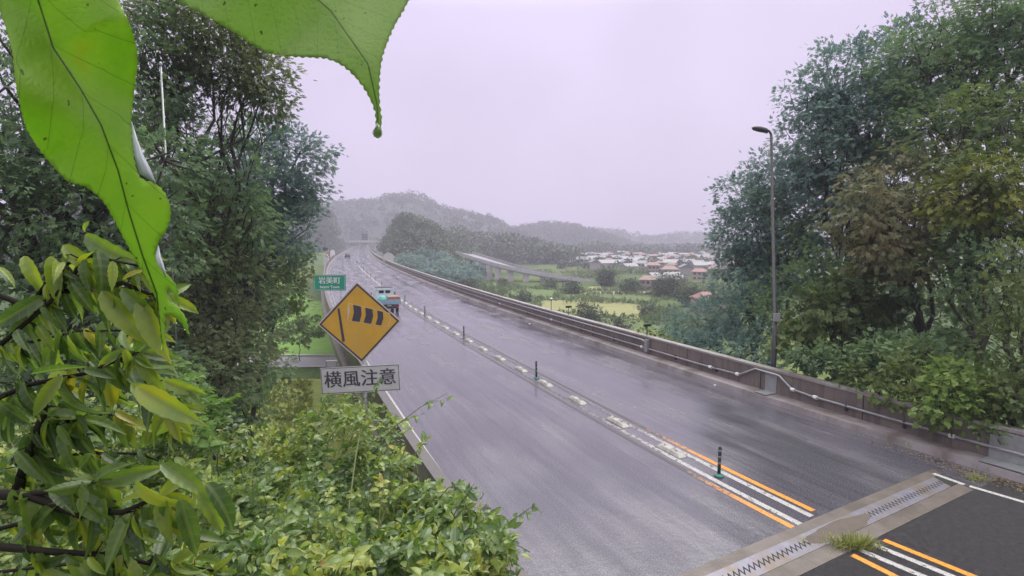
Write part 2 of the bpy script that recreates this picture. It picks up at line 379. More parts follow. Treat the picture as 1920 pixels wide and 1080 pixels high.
M['leaf_far2'] = leafmat('leaf_far2', [(.0, (.07, .11, .05)), (.4, (.11, .16, .07)), (.7, (.16, .21, .09)), (1, (.22, .25, .12))], trans=.2, nscale=.04)
M['grass_blade'] = leafmat('grass_blade', [(.0, (.12, .14, .03)), (.5, (.22, .24, .06)), (1, (.34, .3, .1))], trans=.3)

def bigleaf_mat(name, c0, c1, vein, nveins, yellow=(.45, .5, .03), vsign=1.0, vpale=(.35, .55, .08)):
    m, t, p = newmat(name)
    uv = N(t, 'ShaderNodeUVMap'); sp = N(t, 'ShaderNodeSeparateXYZ'); t.links.new(uv.outputs[0], sp.inputs[0])
    n1 = N(t, 'ShaderNodeTexNoise', Scale=5.0, Detail=5.0, Roughness=.6); t.links.new(uv.outputs[0], n1.inputs['Vector'])
    a = ramp(t, [(.3, c0), (.62, c1), (.8, yellow)], n1.outputs['Fac']).outputs[0]
    vo = N(t, 'ShaderNodeTexVoronoi', feature='DISTANCE_TO_EDGE', Scale=55.0); t.links.new(uv.outputs[0], vo.inputs['Vector'])
    net = math_(t, 'LESS_THAN', vo.outputs['Distance'], .09)
    a = mixc(t, math_(t, 'MULTIPLY', net, .3), a, vpale)
    au = math_(t, 'ABSOLUTE', sp.outputs['Y'])
    mid = math_(t, 'LESS_THAN', au, .0022)
    ph = math_(t, 'SUBTRACT', math_(t, 'MULTIPLY', sp.outputs['X'], nveins), math_(t, 'MULTIPLY', math_(t, 'POWER', au, .8), nveins*1.1*vsign))
    fr = math_(t, 'ABSOLUTE', math_(t, 'SUBTRACT', math_(t, 'FRACT', ph), .5))
    side = math_(t, 'LESS_THAN', fr, .014)
    v = math_(t, 'MAXIMUM', math_(t, 'MULTIPLY', mid, .9), math_(t, 'MULTIPLY', side, .35))
    a = mixc(t, v, a, vein)
    sp2 = N(t, 'ShaderNodeTexNoise', Scale=34.0, Detail=2.0); t.links.new(uv.outputs[0], sp2.inputs['Vector'])
    spot = math_(t, 'GREATER_THAN', sp2.outputs['Fac'], .73)
    a = mixc(t, math_(t, 'MULTIPLY', spot, .7), a, (.06, .07, .01))
    t.links.new(a, p.inputs['Base Color']); p.inputs['Roughness'].default_value = .4
    bp = N(t, 'ShaderNodeBump', Strength=.5, Distance=.001)
    t.links.new(math_(t, 'MULTIPLY', vo.outputs['Distance'], 1.0), bp.inputs['Height']); t.links.new(bp.outputs[0], p.inputs['Normal'])
    tr = N(t, 'ShaderNodeBsdfTranslucent'); t.links.new(a, tr.inputs['Color'])
    ms = N(t, 'ShaderNodeMixShader'); ms.inputs[0].default_value = .62
    o = t.nodes['Material Output']
    t.links.new(p.outputs[0], ms.inputs[1]); t.links.new(tr.outputs[0], ms.inputs[2]); t.links.new(ms.outputs[0], o.inputs['Surface'])
    return m
M['big_leaf'] = bigleaf_mat('big_leaf', (.29, .50, .06), (.38, .58, .08), (.06, .15, .01), 7.0)
M['big_leaf2'] = bigleaf_mat('big_leaf_upper', (.29, .47, .11), (.37, .53, .17), (.13, .22, .06), 9.0, yellow=(.36, .46, .09), vpale=(.42, .55, .16))
M['leaf_under'] = simple('leaf_underside', (.45, .50, .52), .5, scale=30, var=.2)

# ------------------------------------------------------------------ leaf geometry
def tmpl_rhomb():
    v = np.array([(0, 0, 0), (.45, .3, .06), (1, 0, 0), (.45, -.3, .06)], float)
    return v, np.array([(0, 2, 1), (0, 3, 2)])
def tmpl_spray(n=5, seed=1, w=.16):       # a twig of n small leaves spread in a fan
    r = np.random.default_rng(seed); V = []; F = []
    for i in range(n):
        x0 = .12+.6*i/n; a = (1 if i % 2 else -1)*(.5+.5*r.random()) if i < n-1 else 0.0
        L = .5 if i < n-1 else .55
        ca, sa = math.cos(a), math.sin(a); z = (r.random()-.6)*.25
        pts = [(0, 0, 0), (.45, w, .05), (1, 0, z), (.45, -w, .05)]
        b = len(V)
        for (x, y, zz) in pts:
            x *= L; V.append((x0+ca*x-sa*y, sa*x+ca*y, zz*.6))
        F += [(b, b+2, b+1), (b, b+3, b+2)]
    return np.array(V), np.array(F)
def tmpl_blade(nseg=6, w=.22, fold=.1, serr=0.0, cross=1):
    V = []; F = []; ncol = 2*cross+1
    for i in range(nseg+1):
        x = i/nseg
        ww = w*(math.sin(math.pi*min(1, x**.75))**.8)*(1-.25*x) if 0 < x < 1 else 0.004
        if x > .85: ww *= .75
        s = 1+(serr if i % 2 else -serr)
        for j in range(-cross, cross+1):
            q = j/cross
            V.append((x, ww*q*(s if abs(q) == 1 else 1), fold*abs(q)*ww/w*(1-.3*abs(q))))
    for i in range(nseg):
        for j in range(ncol-1):
            a = i*ncol+j; F.append((a, a+ncol, a+ncol+1, a+1))
    return np.array(V), np.array(F)
def leafmesh(name, mat, P, D, S, tmpl, parent=None, K=None, rnd=None, NRM=None, uv=False, smooth=False, local=False, rng=RNG):
    V, F = tmpl; n = len(P); k = len(V)
    P = np.asarray(P, float); D = np.asarray(D, float); S = np.asarray(S, float)
    D /= np.linalg.norm(D, axis=1)[:, None]+1e-9
    if NRM is None: NRM = rng.normal(size=(n, 3))*.55+np.array([0, 0, 1])
    NR = NRM-D*np.sum(NRM*D, axis=1)[:, None]; NR /= np.linalg.norm(NR, axis=1)[:, None]+1e-9
    B = np.cross(NR, D)
    x = np.tile(V[:, 0], (n, 1)); y = np.tile(V[:, 1], (n, 1)); z = np.tile(V[:, 2], (n, 1))
    if K is not None:
        kk = np.asarray(K)[:, None]+1e-4
        th = kk*x; X = np.sin(th)/kk+z*np.sin(th); Z = -(1-np.cos(th))/kk+z*np.cos(th)
        x, z = X, Z
    W = P[:, None, :]+S[:, None, None]*(x[..., None]*D[:, None, :]+y[..., None]*B[:, None, :]+z[..., None]*NR[:, None, :])
    W = W.reshape(-1, 3)
    FF = (F[None, :, :]+(np.arange(n)*k)[:, None, None]).reshape(-1, F.shape[1])
    me = bpy.data.meshes.new(name)
    me.vertices.add(len(W)); me.vertices.foreach_set('co', W.astype(np.float32).ravel())
    fl = FF.shape[1]; me.loops.add(FF.size); me.loops.foreach_set('vertex_index', FF.astype(np.int32).ravel())
    me.polygons.add(len(FF)); me.polygons.foreach_set('loop_start', (np.arange(len(FF))*fl).astype(np.int32))
    me.update(calc_edges=True)
    if rnd is None: rnd = rng.random(n)
    a = me.attributes.new('rnd', 'FLOAT', 'POINT'); a.data.foreach_set('value', np.repeat(rnd, k).astype(np.float32))
    if uv:
        ul = me.uv_layers.new(name='UVMap')
        t2 = np.tile(V[:, :2], (n, 1))[FF.ravel()]
        ul.data.foreach_set('uv', t2.astype(np.float32).ravel())
    if smooth: me.polygons.foreach_set('use_smooth', np.ones(len(FF), bool))
    return link(name, me, mat, parent, local)

# ------------------------------------------------------------------ road centre line (s = metres from the nearest rubber post)
HK = [(-16, 36), (-8, 31), (-4, 28.5), (0, 25), (5, 23), (20, 22.4), (30, 21.4), (40, 20.4), (60, 19.4), (85, 18.8), (140, 17.2), (200, 16), (320, 15.4), (700, 15.2)]
def heading(s): return R(float(np.interp(s, [a for a, b in HK], [b for a, b in HK])))
S0 = -16.0; DS = .5; NS = int((640-S0)/DS)+1
_c = np.zeros((NS, 2)); i0 = int(-S0/DS); _c[i0] = (5.03, 12.52)
for i in range(i0, NS-1):
    h = heading(S0+(i+.5)*DS); _c[i+1] = _c[i]+DS*np.array([-math.sin(h), math.cos(h)])
for i in range(i0, 0, -1):
    h = heading(S0+(i-.5)*DS); _c[i-1] = _c[i]-DS*np.array([-math.sin(h), math.cos(h)])
def cen(s, off=0.0, z=0.0):
    q = (s-S0)/DS; x = np.interp(q, range(NS), _c[:, 0]); y = np.interp(q, range(NS), _c[:, 1]); h = heading(s)
    return Vector((x+off*math.cos(h), y+off*math.sin(h), z))
def srange(a, b):
    out = [a]; s = a
    while s < b-1e-6:
        s = min(b, s+(1 if s < 60 else 3 if s < 150 else 8)); out.append(s)
    return out
def sweep(name, prof, a, b, mat, parent=None, closed=True, uv=False):
    ss = srange(a, b); n = len(prof); mb = MB(); V = []; F = []; U = []
    for s in ss:
        for (o, z) in prof: V.append(cen(s, o, z)); U.append((o, s))
    for i in range(len(ss)-1):
        for j in range(n if closed else n-1):
            j2 = (j+1) % n; F.append((i*n+j, i*n+j2, (i+1)*n+j2, (i+1)*n+j))
    if closed: F.append(tuple(range(n-1, -1, -1))); F.append(tuple((len(ss)-1)*n+j for j in range(n)))
    me = bpy.data.meshes.new(name); me.from_pydata(V, [], F)
    if uv:
        ul = me.uv_layers.new(name='UVMap')
        for l in me.loops: ul.data[l.index].uv = U[l.vertex_index]
    bm = bmesh.new(); bm.from_mesh(me); bmesh.ops.recalc_face_normals(bm, faces=bm.faces)
    if not closed:
        if sum(f.normal.z for f in bm.faces) < 0: bmesh.ops.reverse_faces(bm, faces=bm.faces)
    bm.to_mesh(me); bm.free()
    return link(name, me, mat, parent)

# ------------------------------------------------------------------ terrain
def sstep(a, b, x):
    t = np.clip((x-a)/(b-a), 0, 1); return t*t*(3-2*t)
_cy = _c[:, 1]; _cx = _c[:, 0]
def terr(x, y):
    x = np.asarray(x, float); y = np.asarray(y, float)
    cx = np.interp(y, _cy, _cx); off = (x-cx)*.92
    base = np.full_like(x+y, -9.0)
    near_r = -0.35-8.65*sstep(14, 46, y+.25*np.maximum(off-8, 0))          # abutment ground falling away beyond the joint
    near_l = -0.5-8.0*sstep(11, 34, y)
    z = np.where(off > 0, near_r, near_l)
    bank = 1.9*sstep(-7.3, -9.5, -(-off) if False else off*1.0)*(1-sstep(7, 14, y))     # bank the camera stands on
    z = z+np.where(off < -7.3, 2.2*sstep(7.3, 10.0, -off)*(1-sstep(8, 16, y)), 0)
    # the slope across the valley on the left
    z = z+np.where(off < -8, 6.5*sstep(63, 130, y)*sstep(8, 22, -off), 0)
    z = z+np.where(off < -20, 5*sstep(20, 60, -off)*sstep(20, 60, y)*0, 0)
    return z
def grid_sheet(name, xs, ys, mat):
    X, Y = np.meshgrid(xs, ys); Z = terr(X, Y)
    V = np.stack([X, Y, Z], -1).reshape(-1, 3); nx = len(xs)
    F = [(j*nx+i, j*nx+i+1, (j+1)*nx+i+1, (j+1)*nx+i) for j in range(len(ys)-1) for i in range(nx-1)]
    me = bpy.data.meshes.new(name); me.from_pydata(V.tolist(), [], F)
    me.polygons.foreach_set('use_smooth', [True]*len(F))
    return link(name, me, mat)
xs = np.concatenate([np.linspace(-3000, -400, 8), np.linspace(-360, -64, 30), np.linspace(-60, 60, 121), np.linspace(64, 400, 30), np.linspace(500, 3000, 8)])
ys = np.concatenate([np.linspace(-400, -20, 8), np.linspace(-16, 80, 97), np.linspace(84, 400, 60), np.linspace(450, 4000, 14)])
tag(grid_sheet('ground', xs, ys, M['ground']), kind='structure')
def tz(x, y): return float(terr(np.array([x]), np.array([y]))[0])

# ------------------------------------------------------------------ road, kerbs, joint
RS, RE = -14, 600
tag(sweep('road', [(-6.9, 0), (-5.5, 0), (-4, 0), (-2, 0), (0, 0), (2, 0), (4, 0), (5.5, 0), (6.9, 0)], RS, RE, M['road'], closed=False, uv=True), kind='structure')
br = tag(empty('road_bridge', cen(6, 0, 0)), 'long concrete road bridge carrying the wet carriageway over the valley', 'bridge')
d = sweep('deck', [(-7.2, -.02), (7.2, -.02), (7.2, -.5), (4.5, -1.6), (-4.5, -1.6), (-7.2, -.5)], -1.2, RE, M['concrete']); 
d.parent = br; d.matrix_parent_inverse = pmat(br).inverted()
for s in range(38, 420, 38):
    c = cen(s); mb = MB(); mb.box((c.x, c.y, (-9.5-1.6)/2), (8, 2.0, 7.8), heading(s)); mb.build('pier', M['concrete'], br, local=False)
tag(sweep('kerb', [(6.1, -.01), (6.16, .18), (6.85, .2), (6.85, -.01)], RS, RE, M['kerb']), kind='structure')
k2 = tag(sweep('kerb', [(-6.85, -.01), (-6.85, .2), (-6.3, .18), (-6.24, -.01)], RS, RE, M['kerb']), kind='structure')
M['coping_left'] = simple('weathered_coping', (.105, .095, .10), .5, scale=2, bump=.3, stain=(.11, .095, .09))
def parapet(side, label):
    a, b = 6.75*side, (7.02 if side > 0 else 6.93)*side
    t = tag(empty('concrete_parapet', cen(5, a, 0)), label, 'wall')
    w_ = sweep('wall', [(a, .15), (a, .97), (b, .97), (b, -.6)], RS, RE, M['concrete'])
    c_ = sweep('coping', [(a-.03*side, .972), (a-.03*side, 1.05), (b+.03*side, 1.05), (b+.03*side, .972)], RS, RE, M['coping'] if side > 0 else M['coping_left'])
    if side > 0:
        for k_ in range(28):
            s_ = -7.2+k_*4.0; MB().box(cen(s_, 6.748, .565), (.012, .03, .80), heading(s_)).build('panel_joint', M['gap'], t, local=False)
    for o in (w_, c_): o.parent = t; o.matrix_parent_inverse = pmat(t).inverted()
    return t
parapet(1, 'stained concrete parapet wall with grey pipe, on the far right side of the road')
parapet(-1, 'low concrete parapet wall on the left edge of the road, behind the yellow sign')

jd = Vector((.875, .484, 0)).normalized()
def jl(y7, x, z): return Vector((x, y7+(x-7)*jd.y/jd.x, z))
JX0, JX1 = .6, 10.55
ej = tag(empty('expansion_joint', (7, 10.4, 0)), 'steel comb expansion joint set in brown concrete across the road', 'expansion joint')
def band(name, ya, yb, z, mat, x0=JX0, x1=JX1, th=.01):
    mb = MB(); n = 20; V = []; F = []
    for i in range(n+1):
        x = x0+(x1-x0)*i/n
        V += [jl(ya, x, z), jl(yb, x, z), jl(ya, x, z-th), jl(yb, x, z-th)]
    for i in range(n):
        a = 4*i; F += [(a, a+4, a+5, a+1), (a, a+2, a+6, a+4), (a+1, a+5, a+7, a+3)]
    mb.add(V, F); return mb.build(name, mat, ej, local=False)
band('concrete_band', 10.96, 10.685, .012, M['joint_conc'])
band('concrete_band', 10.165, 9.80, .012, M['joint_conc'])
band('gap', 10.66, 10.19, .008, M['gap'])
def comb(y_edge, y_mid, z, sgn):
    pitch = .115; n = int((10.25-JX0)/pitch); poly = []
    for i in range(n+1):
        x = JX0+i*pitch
        poly.append(jl(y_mid+sgn*.085, x, z)); poly.append(jl(y_mid-sgn*.075, x+pitch*(.5), z))
    V = poly+[jl(y_edge, p.x, z) for p in poly]; k = len(poly)
    F = [(i, i+1, k+i+1, k+i) for i in range(k-1)]
    V += [v-Vector((0, 0, .01)) for v in poly]; F += [(i, i+1, 2*k+i+1, 2*k+i) for i in range(k-1)]
    MB().add(V, F).build('steel_comb', M['steel'], ej, local=False)
comb(10.68, 10.452, .016, 1); comb(10.17, 10.372, .016, 1)
# patch of dirt gathered over the joint at the middle of the road
mb = MB(); V = [Vector((6.5, 10.13, .024))]; nn = 26
for i in range(nn):
    q = 2*math.pi*i/nn; rr = 1+.25*noise.noise(Vector((math.cos(q)*2, math.sin(q)*2, 3)))
    p = Vector((6.5, 10.13, .0185))+jd*(1.05*rr*math.cos(q))+Vector((-jd.y, jd.x, 0))*(.2*rr*math.sin(q)); V.append(p)
mb.add(V, [(0, 1+i, 1+(i+1) % nn) for i in range(nn)])
tag(mb.build('dirt', M['dirt'], smooth=True), 'brown dirt lying on the steel joint at the road centre', 'dirt')

# painted markings
def mark(name, off, wd, a, b, mat, z=.004):
    return tag(sweep(name, [(off-wd/2, z), (off+wd/2, z)], a, b, mat, closed=False, uv=True), kind='structure')
JA, JB = -2.35, -3.85
for sgn in (-1, 1):
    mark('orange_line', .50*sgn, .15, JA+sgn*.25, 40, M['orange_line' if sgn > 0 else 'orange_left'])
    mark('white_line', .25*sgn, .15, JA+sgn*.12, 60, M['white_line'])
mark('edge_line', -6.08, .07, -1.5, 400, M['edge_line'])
def gline(name, a, b, wd, mat, z=.0085, sv=0.0):
    d_ = (b-a).normalized(); n_ = Vector((-d_.y, d_.x, 0))*wd/2; k = 12; V = []; F = []; U = []
    for i in range(k+1):
        p = a.lerp(b, i/k); V += [p-n_+Vector((0, 0, z)), p+n_+Vector((0, 0, z))]; L_ = (p-a).length; U += [(0, sv-L_), (wd, sv-L_)]
    for i in range(k): F.append((2*i, 2*i+1, 2*i+3, 2*i+2))
    me = bpy.data.meshes.new(name); me.from_pydata(V, [], F); ul = me.uv_layers.new(name='UVMap')
    for l in me.loops: ul.data[l.index].uv = U[l.vertex_index]
    me.flip_normals() if me.polygons[0].normal.z < 0 else None
    return tag(link(name, me, mat), kind='structure')
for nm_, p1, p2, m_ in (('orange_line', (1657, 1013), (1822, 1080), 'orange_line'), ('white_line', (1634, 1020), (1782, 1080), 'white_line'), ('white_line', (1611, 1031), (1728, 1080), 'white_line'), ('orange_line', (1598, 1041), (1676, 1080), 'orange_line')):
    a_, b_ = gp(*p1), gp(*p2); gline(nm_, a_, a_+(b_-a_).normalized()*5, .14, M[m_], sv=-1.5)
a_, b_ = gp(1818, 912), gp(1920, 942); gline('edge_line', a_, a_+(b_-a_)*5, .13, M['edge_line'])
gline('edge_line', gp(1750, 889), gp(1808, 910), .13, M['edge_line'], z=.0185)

_P = [jl(9.79, .3+.5*q_, .0035) for q_ in range(0, 24)]; _Q = [Vector((p_.x*1.0+8.0, p_.y-11.0, .0035)) for p_ in _P]
_k = len(_P); _m = MB().add(_P+_Q, [(q_, q_+1, _k+q_+1, _k+q_) for q_ in range(_k-1)])
M['new_road'] = simple('fresh_asphalt', (.032, .030, .034), .3, scale=26, var=.6, bump=.9, stain=(.055, .052, .056))
tag(_m.build('road', M['new_road']), kind='structure')
# rubber posts and blocks down the middle
def lathe_part(name, prof, mat, parent, n=14): return MB().lathe(prof, n=n).build(name, mat, parent, smooth=True)
pst = empty('rubber_post')
lathe_part('base', [(.12, .004), (.12, .02), (.085, .045), (.05, .06), (.05, .07)], M['post_base'], pst)
lathe_part('tube', [(.04, .068), (.04, .70), (.034, .73), (.012, .74)], M['post'], pst)
for zz in (.30, .45, .60): lathe_part('reflective_band', [(.0425, zz), (.0425, zz+.05)], M['post_band'], pst)
blk = empty('lane_block')
mb = MB(); L = .5; mb.add([(-.14, -L, .004), (.14, -L, .004), (.14, L, .004), (-.14, L, .004), (-.075, -L+.14, .1), (.075, -L+.14, .1), (.075, L-.14, .1), (-.075, L-.14, .1)],
       [(0, 1, 5, 4), (1, 2, 6, 5), (2, 3, 7, 6), (3, 0, 4, 7), (4, 5, 6, 7), (3, 2, 1, 0)])
b_ = mb.build('body', M['block'], blk, bevel=.012)
for q in (-.22, .22): MB().lathe([(.03, .098), (.03, .112), (.015, .118)], (0, q, 0), 10).build('bolt', M['dark_steel'], blk)
def copy_tree(o, parent=None):
    c = o.copy(); COL.objects.link(c); c.parent = parent
    for ch in list(o.children): copy_tree(ch, c)
    return c
ORD = ['nearest', 'second', 'third', 'fourth', 'fifth', 'sixth', 'seventh', 'eighth', 'ninth', 'tenth', 'eleventh', 'twelfth', 'thirteenth', 'fourteenth', 'fifteenth', 'sixteenth']
pp = [0, 10.1, 20.1, 30.5, 39.5, 49, 58.5, 67, 76, 85, 95, 105, 115, 126, 138]
for i, s in enumerate(pp):
    o = pst if i == 0 else copy_tree(pst)
    o.location = cen(s, 0, 0); o.rotation_euler = ((R(-3) if i == 0 else R(random.uniform(-2, 2))), R(4) if i == 0 else R(random.uniform(-1, 3)), heading(s))
    nm = 'nearest dark rubber post on the centre line, teal at its foot' if i == 0 else '%s dark rubber post on the centre line counted from the joint' % ORD[i]
    tag(o, nm, 'post', 'rubber posts down the centre line')
k = 0
for i in range(12):
    for j, ds in enumerate((1.7, 4.2, 6.7, 9.2)):
        s = i*10+ds; o = blk if k == 0 else copy_tree(blk); k += 1
        o.location = cen(s, random.uniform(-.03, .03), 0); o.rotation_euler = (0, 0, heading(s)+random.uniform(-.03, .03))
        tag(o, 'low white rubber block, %s beyond the %s post on the centre line' % (['first', 'second', 'third', 'fourth'][j], ORD[i]), 'block', 'white blocks down the centre line')

# ------------------------------------------------------------------ pipes, plates on the right parapet
def onwall(s, z, d=.07): return cen(s, 6.75-d, z)
cp = tag(empty('conduit_pipe', onwall(5, .46)), 'long grey pipe fixed along the right parapet, stepping up over a joint', 'pipe')
ss = [-6, -4, -2, 0, 2.6]
stp = [(s, .50) for s in ss]+[(3.35, .55), (3.9, .90), (5.0, .92), (5.75, .52)]+[(s, .47) for s in (8, 11, 14, 18, 24, 30, 40, 50, 60, 75, 90, 110)]
MB().tube([onwall(s, z) for s, z in stp], .04, 10).build('pipe', M['pipe'], cp, smooth=True, local=False)
for s, z in [(-1.8, .5), (2.4, .5), (3.3, .54), (5.85, .52), (7.3, .48), (12, .47), (22, .47), (32, .47)]:
    a, b = onwall(s-.07, z), onwall(s+.07, z); MB().tube([a, b], .065, 10).build('coupling', M['white_plastic'], cp, local=False)
for s in (-4, -.5, 1.3, 7, 9.5, 14.5, 18, 26):
    MB().box(onwall(s, .44, .05), (.1, .06, .2), heading(s)).build('bracket', M['dark_steel'], cp, local=False)
up = tag(empty('conduit_pipe', onwall(16, .8)), 'upper grey pipe along the far stretch of the right parapet, ending at a bracket', 'pipe')
MB().tube([onwall(11.6, .47, .14), onwall(11.6, .80, .14)]+[onwall(s, .84, .09) for s in (12, 16, 20, 26, 32, 40, 50, 65, 80, 110)], .045, 10).build('pipe', M['pipe'], up, smooth=True, local=False)
MB().box(onwall(11.55, .62, .1), (.16, .2, .6), heading(11)).build('bracket', M['galv'], up, local=False)
for (s, wd, lab) in ((-3.2, .95, 'grey metal cover plate over the parapet gap beside the road joint'), (4.3, .5, 'bluish grey plate on the parapet under the raised bend of the pipe')):
    o = tag(empty('cover_plate', cen(s, 6.7, .2)), lab, 'plate')
    MB().box(cen(s, 6.735, .57), (.02, wd, .74), heading(s)).build('panel', M['galv'], o, local=False, bevel=.004)
    MB().box(cen(s, 6.47, .215), (.55, wd, .02), heading(s)).build('foot_panel', M['galv'], o, local=False, bevel=.004)
# reflector posts on the coping
def reflector(s, label, hgt=.5, board=True):
    o = tag(empty('reflector_post', cen(s, 6.9, 1.05), heading(s)), label, 'reflector post', 'small reflector posts on the right parapet')
    MB().tube([(0, 0, 0), (0, 0, hgt)], .025, 8).build('pole', M['post_base'], o)
    if board: MB().box((0, 0, hgt+.05), (.42, .06, .13), 0).build('board', M['post'], o, bevel=.01)
    else: MB().lathe([(.05, hgt-.04), (.13, hgt), (.12, hgt+.04), (.03, hgt+.08)]).build('cap', M['galv'], o)
reflector(11.9, 'green reflector post with a wide flat board, on the right parapet', .45)
reflector(20.0, 'short dark reflector post without a wide board, in the middle of the three', .45)
reflector(22.5, 'pale mushroom-topped reflector post on the right parapet', .75, False)

# street lamp
lp = cen(-.3+1.5, 0, 0)
LX, LY = at(1450, 690, 19.6).x, 19.6
lamp = tag(empty('street_lamp', (LX, LY, .2)), 'tall slim dark street lamp behind the right parapet, small curved head', 'street lamp')
toplp = at(1446, 252, LY)
pts = [Vector((LX, LY, -1.5)), Vector((LX, LY, 2.4)), Vector((LX, LY, 2.5))]
tp = toplp
MB().tube([Vector((LX, LY, -2.5)), Vector((LX, LY, 2.5)), Vector((LX, LY, 2.52)), tp], [.1, .09, .065, .045], 10).build('pole', M['dark_steel'], lamp, smooth=True, local=False)
MB().tube([tp-Vector((0, 0, .02)), tp+Vector((-.1, -.02, .13)), tp+Vector((-.35, -.05, .16))], .035, 8).build('arm', M['dark_steel'], lamp, smooth=True, local=False)
mb = MB(); mb.lathe([(.02, .09), (.11, .06), (.15, 0), (.13, -.05), (.05, -.07)], n=14)
hd = mb.build('lamp_head', M['dark_steel'], lamp, smooth=True, local=False)
hd.scale = (2.2, 1.0, 1.2); hd.location = tp+Vector((-.42, -.06, .16)); hd.rotation_euler = (0, R(12), 0)
MB().box((LX-.02, LY-.13, 2.9), (.22, .1, .3)).build('junction_box', M['pipe'], lamp, bevel=.01, local=False)

# ------------------------------------------------------------------ signs
def textmesh(name, body, size, mat, parent, loc, rot=(math.pi/2, 0, 0), ext=.002, bold=0.0, sx=1.0):
    cu = bpy.data.curves.new(name, 'FONT'); cu.body = body; cu.size = size; cu.extrude = ext; cu.align_x = 'CENTER'; cu.align_y = 'CENTER'; cu.offset = bold; cu.space_character = 1.03
    tmp = bpy.data.objects.new(name, cu); COL.objects.link(tmp)
    dg = bpy.context.evaluated_depsgraph_get(); dg.update()
    me = bpy.data.meshes.new_from_object(tmp.evaluated_get(dg)); bpy.data.objects.remove(tmp)
    me.materials.clear(); me.materials.append(mat)
    o = bpy.data.objects.new(name, me); COL.objects.link(o); o.parent = parent; o.location = loc; o.rotation_euler = rot; o.scale = (sx, 1, 1)
    return o
YS = 8.0; pc = at(674, 605, YS); px_m = YS/FPX*1.0
gz = tz(pc.x, YS)
ws = tag(empty('warning_sign', (pc.x, YS, gz)), 'yellow diamond warning sign showing a striped windsock, beside the road', 'sign')
MB().tube([(0.03, .08, -.3), (0.03, .08, pc.z-gz+.35)], .038, 12).build('post', M['galv'], ws, smooth=True)
hc = pc.z-gz
bo = empty('board', (0, 0, hc)); bo.parent = ws; bo.rotation_euler = (0, R(-2.0), R(4))
def fx(x): return (x-674)*px_m
def fz(y): return -(y-605)*px_m*1.01
Mxz = Matrix(((1, 0, 0, 0), (0, 0, -1, 0), (0, 1, 0, 0), (0, 0, 0, 1)))   # poly (x, z) -> plane facing -y
def plate(name, poly, d0, d1, mat, parent):
    return MB().prism([(p[0], p[1]) for p in poly], d0, d1, M=Mxz).build(name, mat, parent)
a = .62
def dia(r): return [(0, -r), (r, 0), (0, r), (-r, 0)]
b1 = plate('plate', dia(a), -.008, .0, M['sign_pale'], bo)
plate('border', dia(a-.022), .0, .0015, M['sign_black'], bo)
plate('face', dia(a-.06), .0015, .003, M['sign_yellow'], bo)
plate('symbol', [(fx(635), fz(577)), (fx(639), fz(576)), (fx(645), fz(639)), (fx(640), fz(640))], .003, .0045, M['sign_black'], bo)
sock_top = [(652, 568), (661, 567), (735, 590)]; 
def sock(u):   # u 0..1 along the sock: top and bottom points
    return Vector((656+76*u, 568+22*u)), Vector((652+75*u, 599+16*u))
def sockpoly(u0, u1, grow=0.0):
    t0, b0 = sock(u0); t1, b1_ = sock(u1)
    P = [(b0.x, b0.y+grow), (b1_.x, b1_.y+grow), ((b1_.x+t1.x)/2+2.5, (b1_.y+t1.y)/2), (t1.x, t1.y-grow), (t0.x, t0.y-grow), ((b0.x+t0.x)/2+(2.5 if u0 > 0 else -1), (b0.y+t0.y)/2)]
    return [(fx(x), fz(y)) for x, y in P]
plate('symbol', sockpoly(-.0, 1.0, .8), .003, .0038, M['sign_pale'], bo)
bands = [(.11, .30), (.40, .58), (.69, .83)]
edges = [0.01]+[q for b in bands for q in b]+[.99]
for i in range(0, len(edges), 2):
    plate('symbol', sockpoly(edges[i], edges[i+1], 0), .0038, .0048, M['sign_yellow'], bo)
for b in bands: plate('symbol', sockpoly(b[0], b[1], 0), .0038, .0052, M['sign_black'], bo)
for zz in (.3, -.3): MB().box((.03, .045, hc+zz), (.5, .03, .04)).build('clamp', M['galv'], ws)
wp = at(676, 711, YS-.01)
tb = empty('text_board', (wp.x-pc.x, -.012, wp.z-gz)); tb.parent = ws; tb.rotation_euler = (0, R(-2.2), R(4))
plate('plate', [(-.59, -.205), (.59, -.205), (.59, .205), (-.59, .205)], -.006, 0, M['sign_white'], tb)
for (x0, x1, z0, z1) in ((-.585, .585, .188, .196), (-.585, .585, -.196, -.188), (-.585, -.577, -.188, .188), (.577, .585, -.188, .188)):
    plate('border', [(x0, z0), (x1, z0), (x1, z1), (x0, z1)], 0, .0015, M['sign_black'], tb)
for dx_ in (-.004, 0, .004): textmesh('lettering', '\u6a2a\u98a8\u6ce8\u610f', .27, M['sign_black'], tb, (dx_, -.002-.0004*dx_/.004, .0))
MB().box((.03, .03, wp.z-gz), (.4, .03, .04)).build('clamp', M['galv'], ws)

YG = 38.0; gc = at(618, 530, YG)
ts = tag(empty('town_sign', (gc.x, YG, -9)), 'green town name sign with white characters beside the left parapet', 'sign')
hz_ = gc.z+9
plate('board', [(-1.15, hz_-.57), (1.15, hz_-.57), (1.15, hz_+.57), (-1.15, hz_+.57)], -.03, 0, M['sign_green'], ts)
for (x0, x1, z0, z1) in ((-1.09, 1.09, .50, .53), (-1.09, 1.09, -.53, -.50), (-1.09, -1.06, -.5, .5), (1.06, 1.09, -.5, .5)):
    plate('border', [(x0, hz_+z0), (x1, hz_+z0), (x1, hz_+z1), (x0, hz_+z1)], 0, .004, M['sign_white'], ts)
for dx_ in (-.01, 0, .01): textmesh('lettering', '\u5ca9\u7f8e\u753a', .52, M['white_plastic'], ts, (dx_, -.006-.06*dx_, hz_+.13))
textmesh('lettering', 'Iwami Town', .27, M['white_plastic'], ts, (0, -.006, hz_-.31), bold=.004)
MB().tube([(.75, .1, 7.6), (.75, .1, hz_+.4)], .06, 10).build('post', M['galv'], ts, smooth=True)
